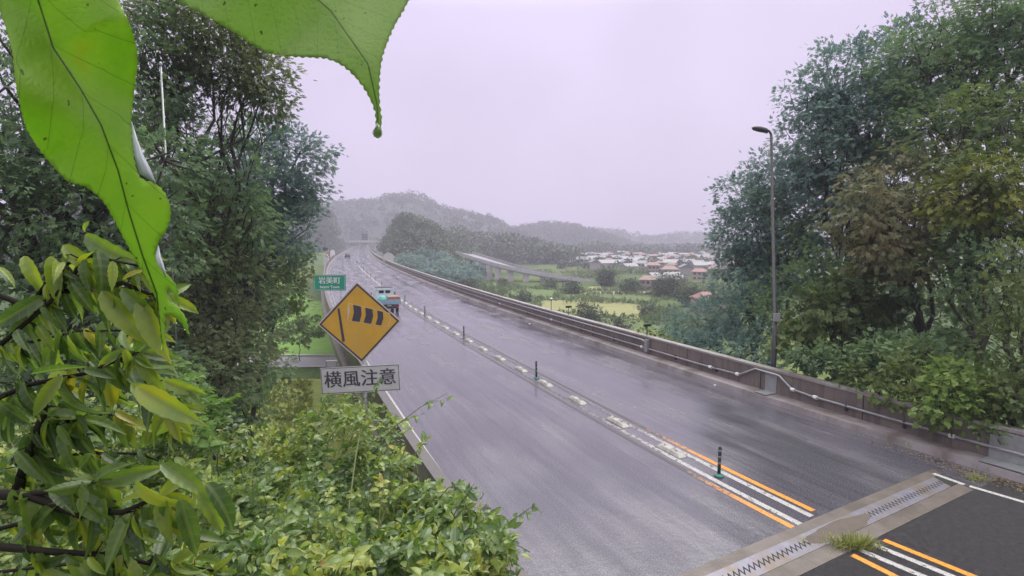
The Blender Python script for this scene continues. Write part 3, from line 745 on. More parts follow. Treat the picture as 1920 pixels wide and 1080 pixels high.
MB().box((.3, .06, hz_+.3), (1.2, .05, .06)).box((.3, .06, hz_-.3), (1.2, .05, .06)).build('clamp', M['galv'], ts)
tg = at(834, 985, 5.15)
o = tag(empty('marker_board', (tg.x, 5.15, tz(tg.x, 5.15))), 'tall narrow teal marker board half hidden in the shrub by the road', 'sign')
hh = tg.z-o.location.z
plate('board', [(-.095, hh-.27), (.095, hh-.27), (.095, hh+.26), (-.095, hh+.26)], -.012, 0, M['teal'], o)
MB().tube([(0, .04, -.2), (0, .04, hh+.2)], .02, 8).build('post', M['galv'], o)

# ------------------------------------------------------------------ truck and cars
def wheel(parent, x, y, r, wd):
    t = MB().tube([(x-wd/2, y, r), (x+wd/2, y, r)], r, 16).build('wheel', M['tyre'], parent)
    MB().tube([(x-wd/2-.01, y, r), (x+wd/2+.01, y, r)], r*.5, 12).build('rim', M['galv'], t)
sT = 35.2; tr = tag(empty('flatbed_truck', cen(sT, -2.25, 0), heading(sT)), 'small blue flatbed truck with white cab carrying a teal tarp and brown crate', 'truck')
MB().box((0, 0, .42), (1.3, 4.3, .18)).build('chassis', M['dark_steel'], tr)
mb = MB(); mb.prism([(-.85, 0), (.85, 0), (.82, .55), (.70, 1.22), (-.70, 1.22), (-.82, .55)], -2.35, -.95, M=Matrix(((1, 0, 0, 0), (0, 0, -1, 0), (0, 1, 0, .5), (0, 0, 0, 1)))); cabm = mb.build('cab', M['truck_white'], tr, bevel=.04)
MB().box((0, 1.65, 1.745), (1.36, 1.3, .05)).build('cab_roof', M['dark_steel'], tr, bevel=.015)
MB().box((-.27, .935, 1.42), (.40, .02, .26)).build('rear_window', M['glass'], tr)
MB().box((.27, .935, 1.42), (.40, .02, .26)).build('rear_window', M['glass'], tr)
MB().box((0, -.5, .68), (1.85, 2.75, .1)).build('bed', M['truck_blue'], tr)
MB().box((0, -1.86, .86), (1.85, .04, .32)).build('tailgate', M['truck_blue'], tr, bevel=.01)
for sx in (-1, 1):
    MB().box((sx*.905, -.5, .86), (.04, 2.66, .32)).build('side_gate', M['truck_blue'], tr, bevel=.01)
    MB().box((sx*.62, -1.9, .52), (.34, .06, .12)).build('tail_light', M['red_lamp'], tr, bevel=.01)
    MB().box((sx*1.0, 1.95, 1.15), (.12, .08, .24)).build('mirror', M['dark_steel'], tr, bevel=.01)
    for y in (-1.1, 1.6): wheel(tr, sx*.72, y, .3, .18)
mb = MB(); 
for sx in (-.9, .9):
    for k in range(2): mb.box((sx, .87, .95+.4*k), (.04, .04, .5))
mb.box((0, .87, 1.55), (1.5, .04, .04)); mb.build('headboard', M['truck_blue'], tr)
MB().box((0, -1.89, .5), (.34, .02, .16)).build('number_plate', M['sign_white'], tr)
ta = tag(MB().box((0, 0, .26), (.72, 1.1, .52)).build('tarpaulin_bundle', M['tarp'], bevel=.12, smooth=True), 'teal tarpaulin bundle lying on the left of the truck bed', 'tarpaulin')
cr = tag(MB().box((0, 0, .25), (.95, 1.0, .5)).build('crate', M['crate'], bevel=.02), 'brown crate standing on the right of the truck bed', 'crate')
for o_, lx, ly in ((ta, -.46, -1.15), (cr, .40, -1.2)):
    o_.location = pmat(tr) @ Vector((lx, ly, .732)); o_.rotation_euler = (0, 0, heading(sT))
def car(s, off, mat, label, back=True):
    c = tag(empty('parked_car' if False else 'car', cen(s, off, 0), heading(s)), label, 'car')
    Mx = Matrix(((0, 0, 1, 0), (1, 0, 0, 0), (0, 1, 0, 0), (0, 0, 0, 1)))
    MB().prism([(-2.1, .25), (2.1, .25), (2.15, .6), (2.0, .78), (1.1, .92), (.5, 1.4), (-1.2, 1.45), (-1.95, .98), (-2.12, .6)], -.84, .84, M=Mx).build('body', mat, c, bevel=.06)
    MB().box((0, -1.62, 1.2), (1.3, .04, .34), M=Matrix.Rotation(R(-32), 3, 'X')).build('rear_window', M['glass'], c)
    for sx in (-1, 1):
        MB().box((sx*.846, -.35, 1.16), (.012, 1.9, .32)).build('side_window', M['glass'], c)
        MB().box((sx*.66, -2.1, .75), (.25, .06, .14)).build('tail_light', M['red_lamp'], c)
        for y in (-1.3, 1.35): wheel(c, sx*.74, y, .31, .2)
car(186, -2.6, M['car_dark'], 'distant dark car on the left lane near the far end of the road')

# ------------------------------------------------------------------ far end of the road
s = 128; o = tag(empty('arched_panel', cen(s, 7.6, 0), heading(s)), 'pale round-topped panel standing behind the right parapet far away', 'panel')
pr = [(-1.3, 0), (1.3, 0), (1.3, 1.6)]+[(1.3*math.cos(q), 1.6+1.2*math.sin(q)) for q in np.linspace(.3, math.pi-.3, 9)]+[(-1.3, 1.6)]
plate('board', pr, -.25, 0, M['pale_concrete'], o); MB().box((0, .2, .0), (2.2, .3, .6)).build('footing', M['concrete'], o)
s = 183; o = tag(empty('arched_panel', cen(s, -7.4, 0), heading(s)), 'white round-topped panel at the left parapet far away', 'panel')
plate('board', [(x*.62, z*.98) for x, z in pr], -.2, 0, M['white_plastic'], o); MB().box((0, .2, 0), (1.2, .3, .6)).build('footing', M['concrete'], o)
s = 176; o = tag(empty('marker_post', cen(s, -8.4, 0)), 'faded red post beside the white panel at the left parapet', 'post')
MB().tube([(0, 0, -1), (0, 0, 2.2)], .5, 8).build('body', M['rust'], o); MB().lathe([(.5, 2.2), (.3, 2.5), (.05, 2.6)], n=8).build('cap', M['rust'], o)
s = 128; o = tag(empty('parapet_pillar', cen(s, -7.3, 0)), 'pale square pillar at the left parapet, far along the bridge', 'pillar')
MB().box((0, 0, 1.0), (1.0, 1.0, 2.2)).build('shaft', M['pale_concrete'], o); MB().box((0, 0, 2.2), (.7, .7, .5)).build('cap', M['pale_concrete'], o)
YO = 430.0; oc = at(688, 455, YO)
o = tag(empty('overpass', (oc.x, YO, 0)), 'small pale overpass crossing the road at its far end', 'bridge')
MB().box((0, 0, oc.z+1), (34, 5, 1.6)).build('deck', M['pale_concrete'], o)
for x in (-16, -5.5, 6.5, 16): MB().box((x, 0, oc.z/2-1), (1.2, 3, oc.z+2.5)).build('pier', M['pale_concrete'], o)
mb = MB()
for x in range(-16, 17, 2): mb.box((x, -2.3, oc.z+2.3), (.2, .1, 1.1))
mb.box((0, -2.3, oc.z+2.9), (34, .14, .14)); mb.build('railing', M['galv'], o)
YI = 405.0; ic = at(684, 444, YI)
o = tag(empty('message_board', (ic.x, YI, 0)), 'dark square information board above the far end of the road', 'sign')
MB().box((0, 0, ic.z), (4.4, .4, 4.4)).build('board', M['dark_steel'], o)
for z in (-1.2, 0, 1.2): MB().box((0, -.22, ic.z+z), (3.8, .05, .5)).build('display_row', M['post_band'], o)
MB().tube([(-2.6, 0, -1), (-2.6, 0, ic.z+2)], .25, 8).build('post', M['galv'], o)

# ------------------------------------------------------------------ hills, woods
def pinterp(pts, n):
    xs_ = [p[0] for p in pts]; X = np.linspace(xs_[0], xs_[-1], n)
    return X, np.interp(X, xs_, [p[1] for p in pts])
def hill(name, ridge, Y, front, back, mat, n=160, drop=0.0, jag=0.0, foot=-10.0, rows=14, yslope=0.0, seed=0):
    X, Yp = pinterp(ridge, n); V = []; F = []; cols = []
    for i in range(n):
        Yi = Y+yslope*(X[i]-X[0]); p = at(X[i], Yp[i], Yi); top = max(p.z-drop, foot+.3)
        top += jag*noise.noise(Vector((X[i]*.13, seed, 0)))+jag*.6*noise.noise(Vector((X[i]*.45, seed, 5)))
        cols.append((p.x, Yi, top))
        for j in range(rows+1):
            q = j/rows
            if q < .7: u = q/.7; yy = Yi-front*(1-u); zz = foot+(top-foot)*(math.sin(u*math.pi/2)**1.1)
            else: u = (q-.7)/.3; yy = Yi+back*u; zz = foot+(top-foot)*math.cos(u*math.pi/2)
            bump = (jag*.5+1.5)*noise.noise(Vector((p.x*.02, yy*.02, seed)))*(1 if 0 < j < rows*.65 else 0)
            off_ = abs(p.x-float(np.interp(yy, _cy, _cx))); kf = 1 if yy > 560 else min(1, max(0, (off_-10)/16))
            V.append((p.x, yy, foot+(zz+bump-foot)*kf))
    for i in range(n-1):
        for j in range(rows):
            a_ = i*(rows+1)+j; F.append((a_, a_+rows+1, a_+rows+2, a_+1))
    me = bpy.data.meshes.new(name); me.from_pydata(V, [], F); me.polygons.foreach_set('use_smooth', [True]*len(F))
    o_ = link(name, me, mat); tag(o_, kind='structure')
    return o_, np.array(V).reshape(n, rows+1, 3)
def crowns_on(name, grid, count, rad, label, clumps=90, size=1.1, mat='leaf_far', jmax=None, seed=0, rscale=.35):
    rng = np.random.default_rng(seed+100); n, m, _ = grid.shape
    P = []; D = []; S = []; RD = []; NN = []
    jm = jmax or int(m*.78)
    for _i in range(count):
        a_ = rng.random()*(n-1.01); b_ = jm*rng.random()**.75; i, j = int(a_), int(b_); c = grid[i, min(j, m-1)]+(grid[min(i+1, n-1), min(j, m-1)]-grid[i, min(j, m-1)])*(a_-i)
        if c[1] < 560 and abs(c[0]-np.interp(c[1], _cy, _cx)) < 11+rad: continue
        r = rad*rng.uniform(.65, 1.3); cc = np.array([c[0], c[1], c[2]+r*.55])
        d_ = rng.normal(size=(clumps, 3)); d_[:, 2] = np.abs(d_[:, 2])*1.1-.25; d_ /= np.linalg.norm(d_, axis=1)[:, None]
        rr = r*(.82+.22*rng.random(clumps))[:, None]
        P.append(cc+d_*rr*np.array([1, 1, 1.05])); NN.append(d_+rng.normal(size=(clumps, 3))*.45); D.append(rng.normal(size=(clumps, 3))+d_*.3)
        S.append(rng.uniform(.6, 1.25, clumps)*size); RD.append(np.clip(rng.normal(.5, .22 if rad < 6.05 else .04)+rng.normal(size=clumps)*.08, 0, 1))
    tm = tmpl_rhomb(); tv = tm[0].copy(); tv[:, 1] *= 1.5; tv[:, 0] -= .5
    o_ = leafmesh(name, M[mat], np.concatenate(P), np.concatenate(D), np.concatenate(S), (tv, tm[1]), rnd=np.concatenate(RD), NRM=np.concatenate(NN), rng=rng)
    tag(o_, label, 'woodland', kind='stuff'); return o_
far = [(-200, 430), (200, 395), (420, 372), (540, 388), (600, 385), (640, 384), (680, 379), (715, 381), (745, 370), (772, 366), (790, 370), (815, 385), (840, 396), (870, 399), (905, 407), (930, 416), (960, 431), (1000, 450), (1060, 470), (1100, 480)]
_, gA = hill('hills', far, 820, 260, 300, M['hill'], drop=4.5, jag=3, seed=1)
far2 = [(850, 470), (900, 450), (940, 436), (965, 430), (1000, 424), (1040, 419), (1070, 423), (1100, 432), (1140, 445), (1180, 462), (1230, 474), (1260, 476)]
_, gB = hill('hills', far2, 900, 160, 300, M['hill'], drop=4.5, jag=2.5, seed=2)
far3 = [(1000, 450), (1080, 429), (1120, 430), (1150, 432), (1195, 440), (1212, 446), (1260, 440), (1300, 437), (1340, 441), (1450, 430), (1700, 425), (2300, 440)]
_, gC = hill('hills', far3, 1130, 160, 300, M['hill'], drop=4.5, jag=2.5, seed=3)
crowns_on('woodland', gA, 1900, 6.1, 'hazy woods covering the tallest far ridge', clumps=50, size=2.3, jmax=12, seed=1)
crowns_on('woodland', gB, 900, 6.1, 'hazy woods on the middle far ridge', clumps=50, size=2.3, jmax=12, seed=2)
crowns_on('woodland', gC, 1000, 6.1, 'faintest woods on the far right ridge', clumps=50, size=2.3, jmax=12, seed=3)
lefth = [(300, 330), (450, 350), (560, 385), (600, 393), (630, 402), (645, 420), (660, 432), (674, 446), (684, 465)]
_, gL = hill('hills', lefth, 250, 110, 120, M['hill'], n=80, drop=5, jag=2, seed=4, foot=-9.5, yslope=.6)
crowns_on('woodland', gL, 420, 5.0, 'pale green wooded hillside left of the road end', clumps=200, size=1.0, seed=4)
mid = [(700, 452), (712, 432), (735, 416), (760, 410), (785, 414), (805, 426), (825, 440), (850, 455), (880, 485), (900, 515)]
_, gM = hill('hills', mid, 300, 90, 100, M['hill'], n=80, drop=6, jag=2, seed=5, foot=-9.5)
crowns_on('woodland', gM, 330, 5.0, 'wooded hill with pale green crowns right of the road end', clumps=220, size=1.0, seed=5)
mid2 = [(690, 470), (740, 470), (790, 478), (830, 488), (860, 500), (885, 522), (900, 530)]
_, gM2 = hill('hills', mid2, 205, 40, 40, M['hill'], n=60, drop=4, jag=1, seed=6, foot=-9.5)
crowns_on('woodland', gM2, 150, 3.4, 'blue grey wood below the wooded hill, beside the right parapet', clumps=140, size=1.1, seed=6, mat='leaf_blue')
grv = [(825, 450), (850, 430), (875, 440), (900, 446), (945, 445), (980, 455), (1010, 461), (1040, 472), (1058, 486), (1070, 500)]
_, gG = hill('hills', grv, 400, 60, 60, M['hill'], n=80, drop=6, jag=1.5, seed=7, foot=-9.5)
crowns_on('woodland', gG, 260, 6, 'dark grove on the low hill behind the curved viaduct', clumps=70, size=2.0, seed=7)
bnd = [(1050, 470), (1070, 463), (1120, 461), (1150, 470), (1180, 478), (1190, 471), (1215, 471), (1235, 476), (1265, 478), (1280, 481), (1340, 484), (1500, 480), (1900, 480)]
_, gD = hill('hills', bnd, 560, 40, 60, M['hill'], n=120, drop=6, jag=1.5, seed=8, foot=-9.5)
crowns_on('woodland', gD, 420, 6, 'low dark woods behind the valley town', clumps=60, size=2.4, seed=8)
# bay
mb = MB(); mb.add([(150, 640, -8.6), (1600, 640, -8.6), (1600, 1050, -8.6), (150, 1050, -8.6)], [(0, 1, 2, 3)])
tag(mb.build('water', M['water']), kind='structure')

SPR0 = tmpl_spray(7, 3, .11)
# ------------------------------------------------------------------ fields, lanes in the valley
def sheet(name, pxpts, z, mat, kind='structure', dz=.05):
    P = [gp(x, y, z) for x, y in pxpts]; mb = MB(); mb.add([p+Vector((0, 0, dz)) for p in P], [tuple(range(len(P)))])
    return tag(mb.build(name, mat), kind=kind)
ZF = -9.0
sheet('field', [(1000, 585), (1215, 600), (1210, 572), (1120, 562), (1010, 564)], ZF, M['rice_f'], dz=.06)
sheet('field', [(880, 540), (960, 560), (1040, 560), (1055, 546), (980, 540), (930, 528)], ZF, M['grass_f'], dz=.06)
sheet('field', [(1070, 561), (1215, 571), (1260, 556), (1130, 551), (1060, 553)], ZF, M['dull_f'], dz=.05)
sheet('field', [(1090, 551), (1240, 555), (1270, 547), (1180, 546), (1110, 546)], ZF, M['pale_f'], dz=.06)
sheet('field', [(1100, 545), (1128, 543), (1126, 536), (1104, 538)], ZF, M['rice_f'], dz=.07)
sheet('field', [(1000, 606), (1190, 650), (1260, 640), (1250, 602), (1216, 601), (1000, 587)], ZF, M['dull_f'], dz=.05)
# local road under the bridge (left)
LZ = -8.5
def lane_pts(y0, y1, z, x0=380, x1=780): return [gp(x0, y0, z), gp(x1, y0-2, z), gp(x1, y1-2, z), gp(x0, y1, z)]
mb = MB(); mb.add([p+Vector((0, 0, .1)) for p in lane_pts(691, 672, LZ)], [(0, 1, 2, 3)]); lr = mb.build('local_road', simple('dry_lane', (.26, .245, .26), .5)); tag(lr, kind='structure')
A, B = gp(380, 671, LZ), gp(780, 669, LZ)
o = tag(empty('guard_wall', (A.x, A.y, LZ)), 'low pale wall along the far edge of the local road in the valley', 'wall')
dv = (B-A); MB().box((A+B)/2+Vector((0, .3, .1)), (dv.length, .3, .4), math.atan2(dv.y, dv.x)).build('body', M['pale_concrete'], o, local=False)
o = tag(empty('guard_rail', gp(570, 693, LZ)), 'small grey guard rail at the near edge of the local road', 'guard rail')
A, B = gp(612, 690, LZ), gp(650, 689, LZ)
MB().tube([A+Vector((0, 0, .8)), B+Vector((0, 0, .8))], .08, 8).build('rail', M['white_plastic'], o, local=False)
for q in (0, .5, 1): MB().tube([A.lerp(B, q)-Vector((0, 0, .2)), A.lerp(B, q)+Vector((0, 0, .8))], .06, 8).build('post', M['galv'], o, local=False)
def tsheet(name, x0, x1, y0, y1, mat, dz=.04, n=30):
    X, Y = np.meshgrid(np.linspace(x0, x1, n), np.linspace(y0, y1, n)); Z = terr(X, Y)+dz
    V = np.stack([X, Y, Z], -1).reshape(-1, 3); F = [(j*n+i, j*n+i+1, (j+1)*n+i+1, (j+1)*n+i) for j in range(n-1) for i in range(n-1)]
    me = bpy.data.meshes.new(name); me.from_pydata(V.tolist(), [], F); me.polygons.foreach_set('use_smooth', [True]*len(F)); return tag(link(name, me, mat), kind='structure')
tsheet('grass_slope', -60, -20, 64, 125, field_mat('grass_slope', (.12, .22, .045), (.19, .31, .08)))
tsheet('grass_bank', -40, -9.5, 24, 54, field_mat('rough_grass', (.13, .17, .045), (.24, .26, .08), (1.2, 1.2, 1)))

_r = np.random.default_rng(77); _n = 9000; _x = _r.uniform(-34, -8, _n); _y = _r.uniform(24, 53, _n); _k = (_x < np.interp(_y, _cy, _cx)-9); _x = _x[_k]; _y = _y[_k]; _n = len(_x)
tag(leafmesh('meadow', M['leaf_yellow'], np.stack([_x, _y, terr(_x, _y)], -1), _r.normal(size=(_n, 3))*.6+np.array([0, 0, .8]), _r.uniform(.25, .6, _n), SPR0, rng=_r), 'rough yellowish meadow below the left parapet', 'meadow', kind='stuff')
_n = 26000; _x = _r.uniform(-12, 130, _n); _y = 70+190*_r.random(_n)**1.3; _k = (_x > np.interp(_y, _cy, _cx)+12); _x = _x[_k]; _y = _y[_k]
_d = np.array([noise.noise(Vector((a*.045, b*.022, 2))) for a, b in zip(_x, _y)]); _k = _d > .02+.15*_r.random(len(_x)); _k &= ~((np.abs(_x/_y*1000-152) < 105) & (_y > 94) & (_y < 124)); _k &= ~((np.abs(_x/_y*1000-70) < 130) & (_y > 166) & (_y < 205)); _k &= ~((np.abs(_x/_y*1000-200) < 90) & (_y > 134) & (_y < 156)); _x = _x[_k]; _y = _y[_k]; _d = _d[_k]; _n = len(_x)
tag(leafmesh('scrub', M['leaf_far2'], np.stack([_x, _y, terr(_x, _y)+.1], -1), _r.normal(size=(_n, 3))*.6+np.array([0, 0, .9]), _r.uniform(.6, 1.3, _n)*(1+2.0*np.clip(_d, 0, 1)), SPR0, rng=_r), 'rough green scrub and tall grass over the valley fields', 'scrub', kind='stuff')
_e = []
for pl in ([(1000, 585), (1215, 600), (1210, 572), (1120, 562), (1010, 564)], [(880, 540), (960, 560), (1040, 560), (1055, 546), (980, 540), (930, 528)], [(1070, 561), (1215, 571), (1260, 556), (1130, 551)], [(1090, 551), (1240, 555), (1270, 547), (1110, 546)]):
    for i_ in range(len(pl)):
        a_, b_ = gp(*pl[i_], -9.0), gp(*pl[(i_+1) % len(pl)], -9.0)
        for q_ in _r.random(int((b_-a_).length*5)): _e.append(tuple(a_.lerp(b_, q_)+Vector((_r.normal()*.6, _r.normal()*.8, .05))))
_n = len(_e)
tag(leafmesh('grass_verge', M['leaf_far2'], _e, _r.normal(size=(_n, 3))*.6+np.array([0, 0, .9]), _r.uniform(.5, 1.3, _n), SPR0, rng=_r), 'ragged grass verges round the valley fields', 'grass', kind='stuff')
# curved viaduct on the right
vp = [(1135, 531, 196, -8.2), (1080, 524, 192, 0), (1020, 515, 190, 0), (960, 504, 193, 0), (910, 491, 202, 0), (878, 481, 220, 0), (852, 472, 250, 0)]
vx = [at(x, y, Y) for x, y, Y, _ in vp]
vd = tag(empty('viaduct', vx[2]), 'curved concrete viaduct rising across the fields in front of the dark grove', 'viaduct')
def vsweep(name, prof, mat):
    V = []; F = []; n = len(prof); PP = []
    for i in range(len(vx)-1):
        for q in range(6): PP.append(vx[i].lerp(vx[i+1], q/6))
    PP.append(vx[-1])
    PS = [sum((PP[min(max(i+k_, 0), len(PP)-1)] for k_ in range(-3, 4)), Vector())/7 for i in range(len(PP))]
    for i, p in enumerate(PS):
        t_ = (PS[min(i+1, len(PS)-1)]-PS[max(i-1, 0)]); t_.z = 0; t_.normalize(); nn_ = Vector((-t_.y, t_.x, 0))
        for o1, z1 in prof: V.append(p-nn_*o1+Vector((0, 0, z1)))
    for i in range(len(PS)-1):
        for j in range(n): F.append((i*n+j, i*n+(j+1) % n, (i+1)*n+(j+1) % n, (i+1)*n+j))
    MB().add(V, F).build(name, mat, vd, local=False)
vsweep('deck', [(-.3, -.2), (6, -.2), (6, -1.15), (-.3, -1.15)], M['via_conc'])
vsweep('parapet', [(-.5, -.6), (-.31, -.6), (-.31, .75), (-.5, .75)], M['white_conc'])
vsweep('parapet', [(6.01, -.7), (6.2, -.7), (6.2, .75), (6.01, .75)], M['via_conc'])
for x, Y in ((893, 208), (903, 205), (916, 200), (933, 197), (957, 194), (987, 191), (1020, 190)):
    p = at(x, 505, Y); top = np.interp(x, [852, 878, 910, 960, 1020], [at(x, a_, Y).z for a_ in (472, 481, 491, 504, 515)])-1.17
    MB().box((p.x, p.y+3.5, (top-10)/2), (2.2, 5, top+10)).build('pier', M['pale_concrete'], vd, local=False)

# houses of the valley town
def house(kind, wdt, dep, hgt, wall, roof, hip=False):
    o_ = empty('house')
    MB().box((0, 0, hgt/2), (wdt, dep, hgt)).build('wall', M[wall], o_)
    ov = .5; rh = dep*.28; x, y = wdt/2+ov, dep/2+ov; rx = x if not hip else x-dep*.35
    mb = MB(); mb.add([(-x, -y, hgt), (x, -y, hgt), (x, y, hgt), (-x, y, hgt), (-rx, 0, hgt+rh), (rx, 0, hgt+rh), (-x, -y, hgt-.15), (x, -y, hgt-.15), (x, y, hgt-.15), (-x, y, hgt-.15)],
        [(0, 1, 5, 4), (2, 3, 4, 5), (1, 2, 5), (3, 0, 4), (0, 6, 7, 1), (1, 7, 8, 2), (2, 8, 9, 3), (3, 9, 6, 0), (9, 8, 7, 6)]); mb.build('roof', M[roof], o_)
    for k_ in (-1, 0, 1):
        for zz in ([1.4, 4.2] if hgt > 4 else [1.4]):
            MB().box((k_*wdt*.3, -dep/2-.02, zz), (1.4, .06, 1.2)).build('window', M['glass'], o_)
    return o_
kinds = [('grey', house('a', 10, 8, 5.6, 'wall_a', 'roof_grey')), ('red', house('b', 9, 7, 5.4, 'wall_b', 'roof_red', True)), ('pale', house('c', 13, 9, 4, 'wall_a', 'roof_pale')), ('brown', house('d', 8, 7, 5.6, 'wall_b', 'roof_brown', True))]
used = {}
hs_ = random.Random(3); spots = []
for row, (py, Y) in enumerate(((500, 205), (500, 232), (500, 262), (500, 292), (500, 322), (500, 355), (500, 392), (500, 432), (500, 475), (500, 520))):
    x = 1062+hs_.uniform(0, 15)+(190 if row == 0 else 160 if row == 1 else 110 if row == 2 else 50 if row == 3 else 0)
    while x < 1375:
        spots.append((x, Y+hs_.uniform(-12, 12))); x += hs_.choice((17, 22, 30, 40))*(360/Y)*hs_.uniform(.8, 1.1)
for i, (x, Y) in enumerate(spots):
    kd, proto = hs_.choices(kinds, weights=[3, 2 if 1190 < x < 1290 else .6, 3, 1.5])[0]
    o = proto if kd not in used else copy_tree(proto); used[kd] = 1
    p = at(x, 500, Y); o.location = (p.x, p.y, -9.2); o.rotation_euler = (0, 0, R(hs_.choice((0, 90, 20, -15))+hs_.uniform(-10, 10)))
    hs1 = hs_.uniform(.52, .74); o.scale = (hs1, hs1, hs1)
    tag(o, {'grey': 'small hazy white house with grey gabled roof in the valley town', 'red': 'small hazy beige house with red hipped roof in the valley town', 'pale': 'long hazy low house with pale roof in the valley town', 'brown': 'small hazy beige house with brown hipped roof in the valley town'}[kd], 'house', 'houses of the hazy valley town')
_g = np.array([[(at(1040+i*6, 500, Y_).x, Y_, -9.5) for Y_ in (285, 310, 345, 390, 440, 500, 540)] for i in range(70)])
crowns_on('garden_trees', _g, 330, 3.0, 'dull trees growing between the houses of the valley town', clumps=60, size=1.1, jmax=6, seed=21)
def place(proto_label, kind, x, ybase, Y, rz, label, sc=1):
    src = [k_ for k_ in kinds if k_[0] == kind][0][1]; o_ = copy_tree(src); p = at(x, ybase, Y)
    o_.location = (p.x, p.y, -9.1); o_.rotation_euler = (0, 0, R(rz)); o_.scale = (sc, sc, sc)
    if 'group' in o_: del o_['group']
    tag(o_, label, 'house')
place('', 'red', 1328, 585, 108, 8, 'low red-roofed house nearest the right trees, in front of the brown field', .62)
place('', 'pale', 1245, 540, 165, 20, 'pale low building beside the dark shrubs in the middle of the fields', .8)
place('', 'brown', 1215, 545, 160, -15, 'small brown-roofed hut at the edge of the pale field', .6)
sheet('field', [(1300, 545), (1345, 545), (1345, 532), (1305, 532)], ZF, field_mat('brown_field', (.30, .20, .13), (.42, .28, .19)), dz=.08)

# ------------------------------------------------------------------ trees
def crown(name, lumps, mat, parent, leaf=.16, dens=16, per=16, clr=.42, tmpl=None, seed=0, droop=.3, uv=False, K=None, shell=.62):
    leaf *= .8; dens *= 1.75
    rng = np.random.default_rng(seed); P = []; D = []; S = []; RD = []; NN = []
    for (c, r) in lumps:
        c = np.array(c, float); r = np.array(r, float)*np.ones(3)
        area = 4*math.pi*((r[0]*r[1])**1.6/3+(r[0]*r[2])**1.6/3+(r[1]*r[2])**1.6/3)**(1/1.6)
        m = max(3, int(area*dens/per*1.0))
        d_ = rng.normal(size=(m, 3)); d_ /= np.linalg.norm(d_, axis=1)[:, None]
        rr = shell+(1.06-shell)*rng.random(m)**.6
        bumps = np.array([noise.noise(Vector((float(q[0]*2.3+c[0]), float(q[1]*2.3+c[1]), float(q[2]*2.3+c[2])))) for q in d_])
        cc = c+d_*r*(rr*(1+.28*bumps))[:, None]
        base = np.clip(.5+.18*rng.normal(size=m), 0, 1)
        j = np.repeat(np.arange(m), per); n = len(j)
        off = rng.normal(size=(n, 3))*clr*.55; off[:, 2] *= .6
        P.append(cc[j]+off); dd = d_[j]*.8+off/clr*.6+rng.normal(size=(n, 3))*.35; dd[:, 2] -= droop; D.append(dd)
        NN.append(d_[j]*.5+rng.normal(size=(n, 3))*.5+np.array([0, 0, .9]))
        S.append(leaf*rng.uniform(.65, 1.35, n)); RD.append(np.clip(base[j]+rng.normal(size=n)*.16, 0, 1))
    P = np.concatenate(P); D = np.concatenate(D); S = np.concatenate(S)
    return leafmesh(name, mat, P, D, S, tmpl or tmpl_spray(), parent, rnd=np.concatenate(RD), NRM=np.concatenate(NN), uv=uv, rng=rng, K=(np.full(len(P), .5) if K else None))
def limb(mb, a_, b_, r0, r1, seed=0, n=6, sag=.08):
    rr = random.Random(seed); pts = []; L_ = (b_-a_).length
    for i in range(n+1):
        q = i/n; p = a_.lerp(b_, q); w_ = math.sin(q*math.pi)*L_*sag
        pts.append(p+Vector((rr.uniform(-1, 1)*w_, rr.uniform(-1, 1)*w_, rr.uniform(-.2, 1)*w_)))
    mb.tube(pts, [r0+(r1-r0)*i/n for i in range(n+1)], 7)
    return pts
def tree(name, label, lumps_px, mat, base=None, leaf=.16, dens=16, seed=0, tr=.2, cat='tree', group=None, tm=None, droop=.3, per=16, clr=.42, barkm='bark', fork=.45, K=None, uv=False):
    """lumps_px: (px, py, Y, radius m[, rz factor])"""
    L_ = []
    for q in lumps_px:
        c = at(q[0], q[1], q[2]); r = q[3]; zf = q[4] if len(q) > 4 else .85
        L_.append(((c.x, c.y, c.z), (r, r, r*zf)))
    cx = sum(l[0][0] for l in L_)/len(L_); cy = sum(l[0][1] for l in L_)/len(L_); zmin = min(l[0][2] for l in L_)
    bx, by = base if base else (cx, cy)
    bz = tz(bx, by)-.15
    o_ = tag(empty(name, (bx, by, bz)), label, cat, group)
    mb = MB(); top = Vector((cx, cy, sum(l[0][2] for l in L_)/len(L_)))
    B_ = Vector((bx, by, bz)); F_ = B_.lerp(top, fork)
    pts = limb(mb, B_, F_, tr, tr*.65, seed, 7, .05)
    mb.build('trunk', M[barkm], o_, smooth=True, local=False)
    for i, l in enumerate(L_):
        mb = MB(); c = Vector(l[0]); ps = limb(mb, pts[-1-(i % 2)], c, tr*.55, tr*.18, seed+i+1, 6, .09)
        rr = random.Random(seed*31+i)
        for k_ in range(6):
            d_ = Vector((rr.uniform(-1, 1), rr.uniform(-1, 1), rr.uniform(-.5, 1))).normalized()
            limb(mb, ps[rr.randint(3, 6)], c+d_*l[1][0]*.85, tr*.16, tr*.04, seed+50+k_+i, 5, .1)
        mb.build('limb', M[barkm], o_, smooth=True, local=False)
    crown('foliage', L_, M[mat], o_, leaf, dens, per, clr, tm, seed, droop, K=K, uv=uv)
    return o_
SPR = tmpl_spray(7, 3, .11); SPR2 = tmpl_spray(9, 5, .1)
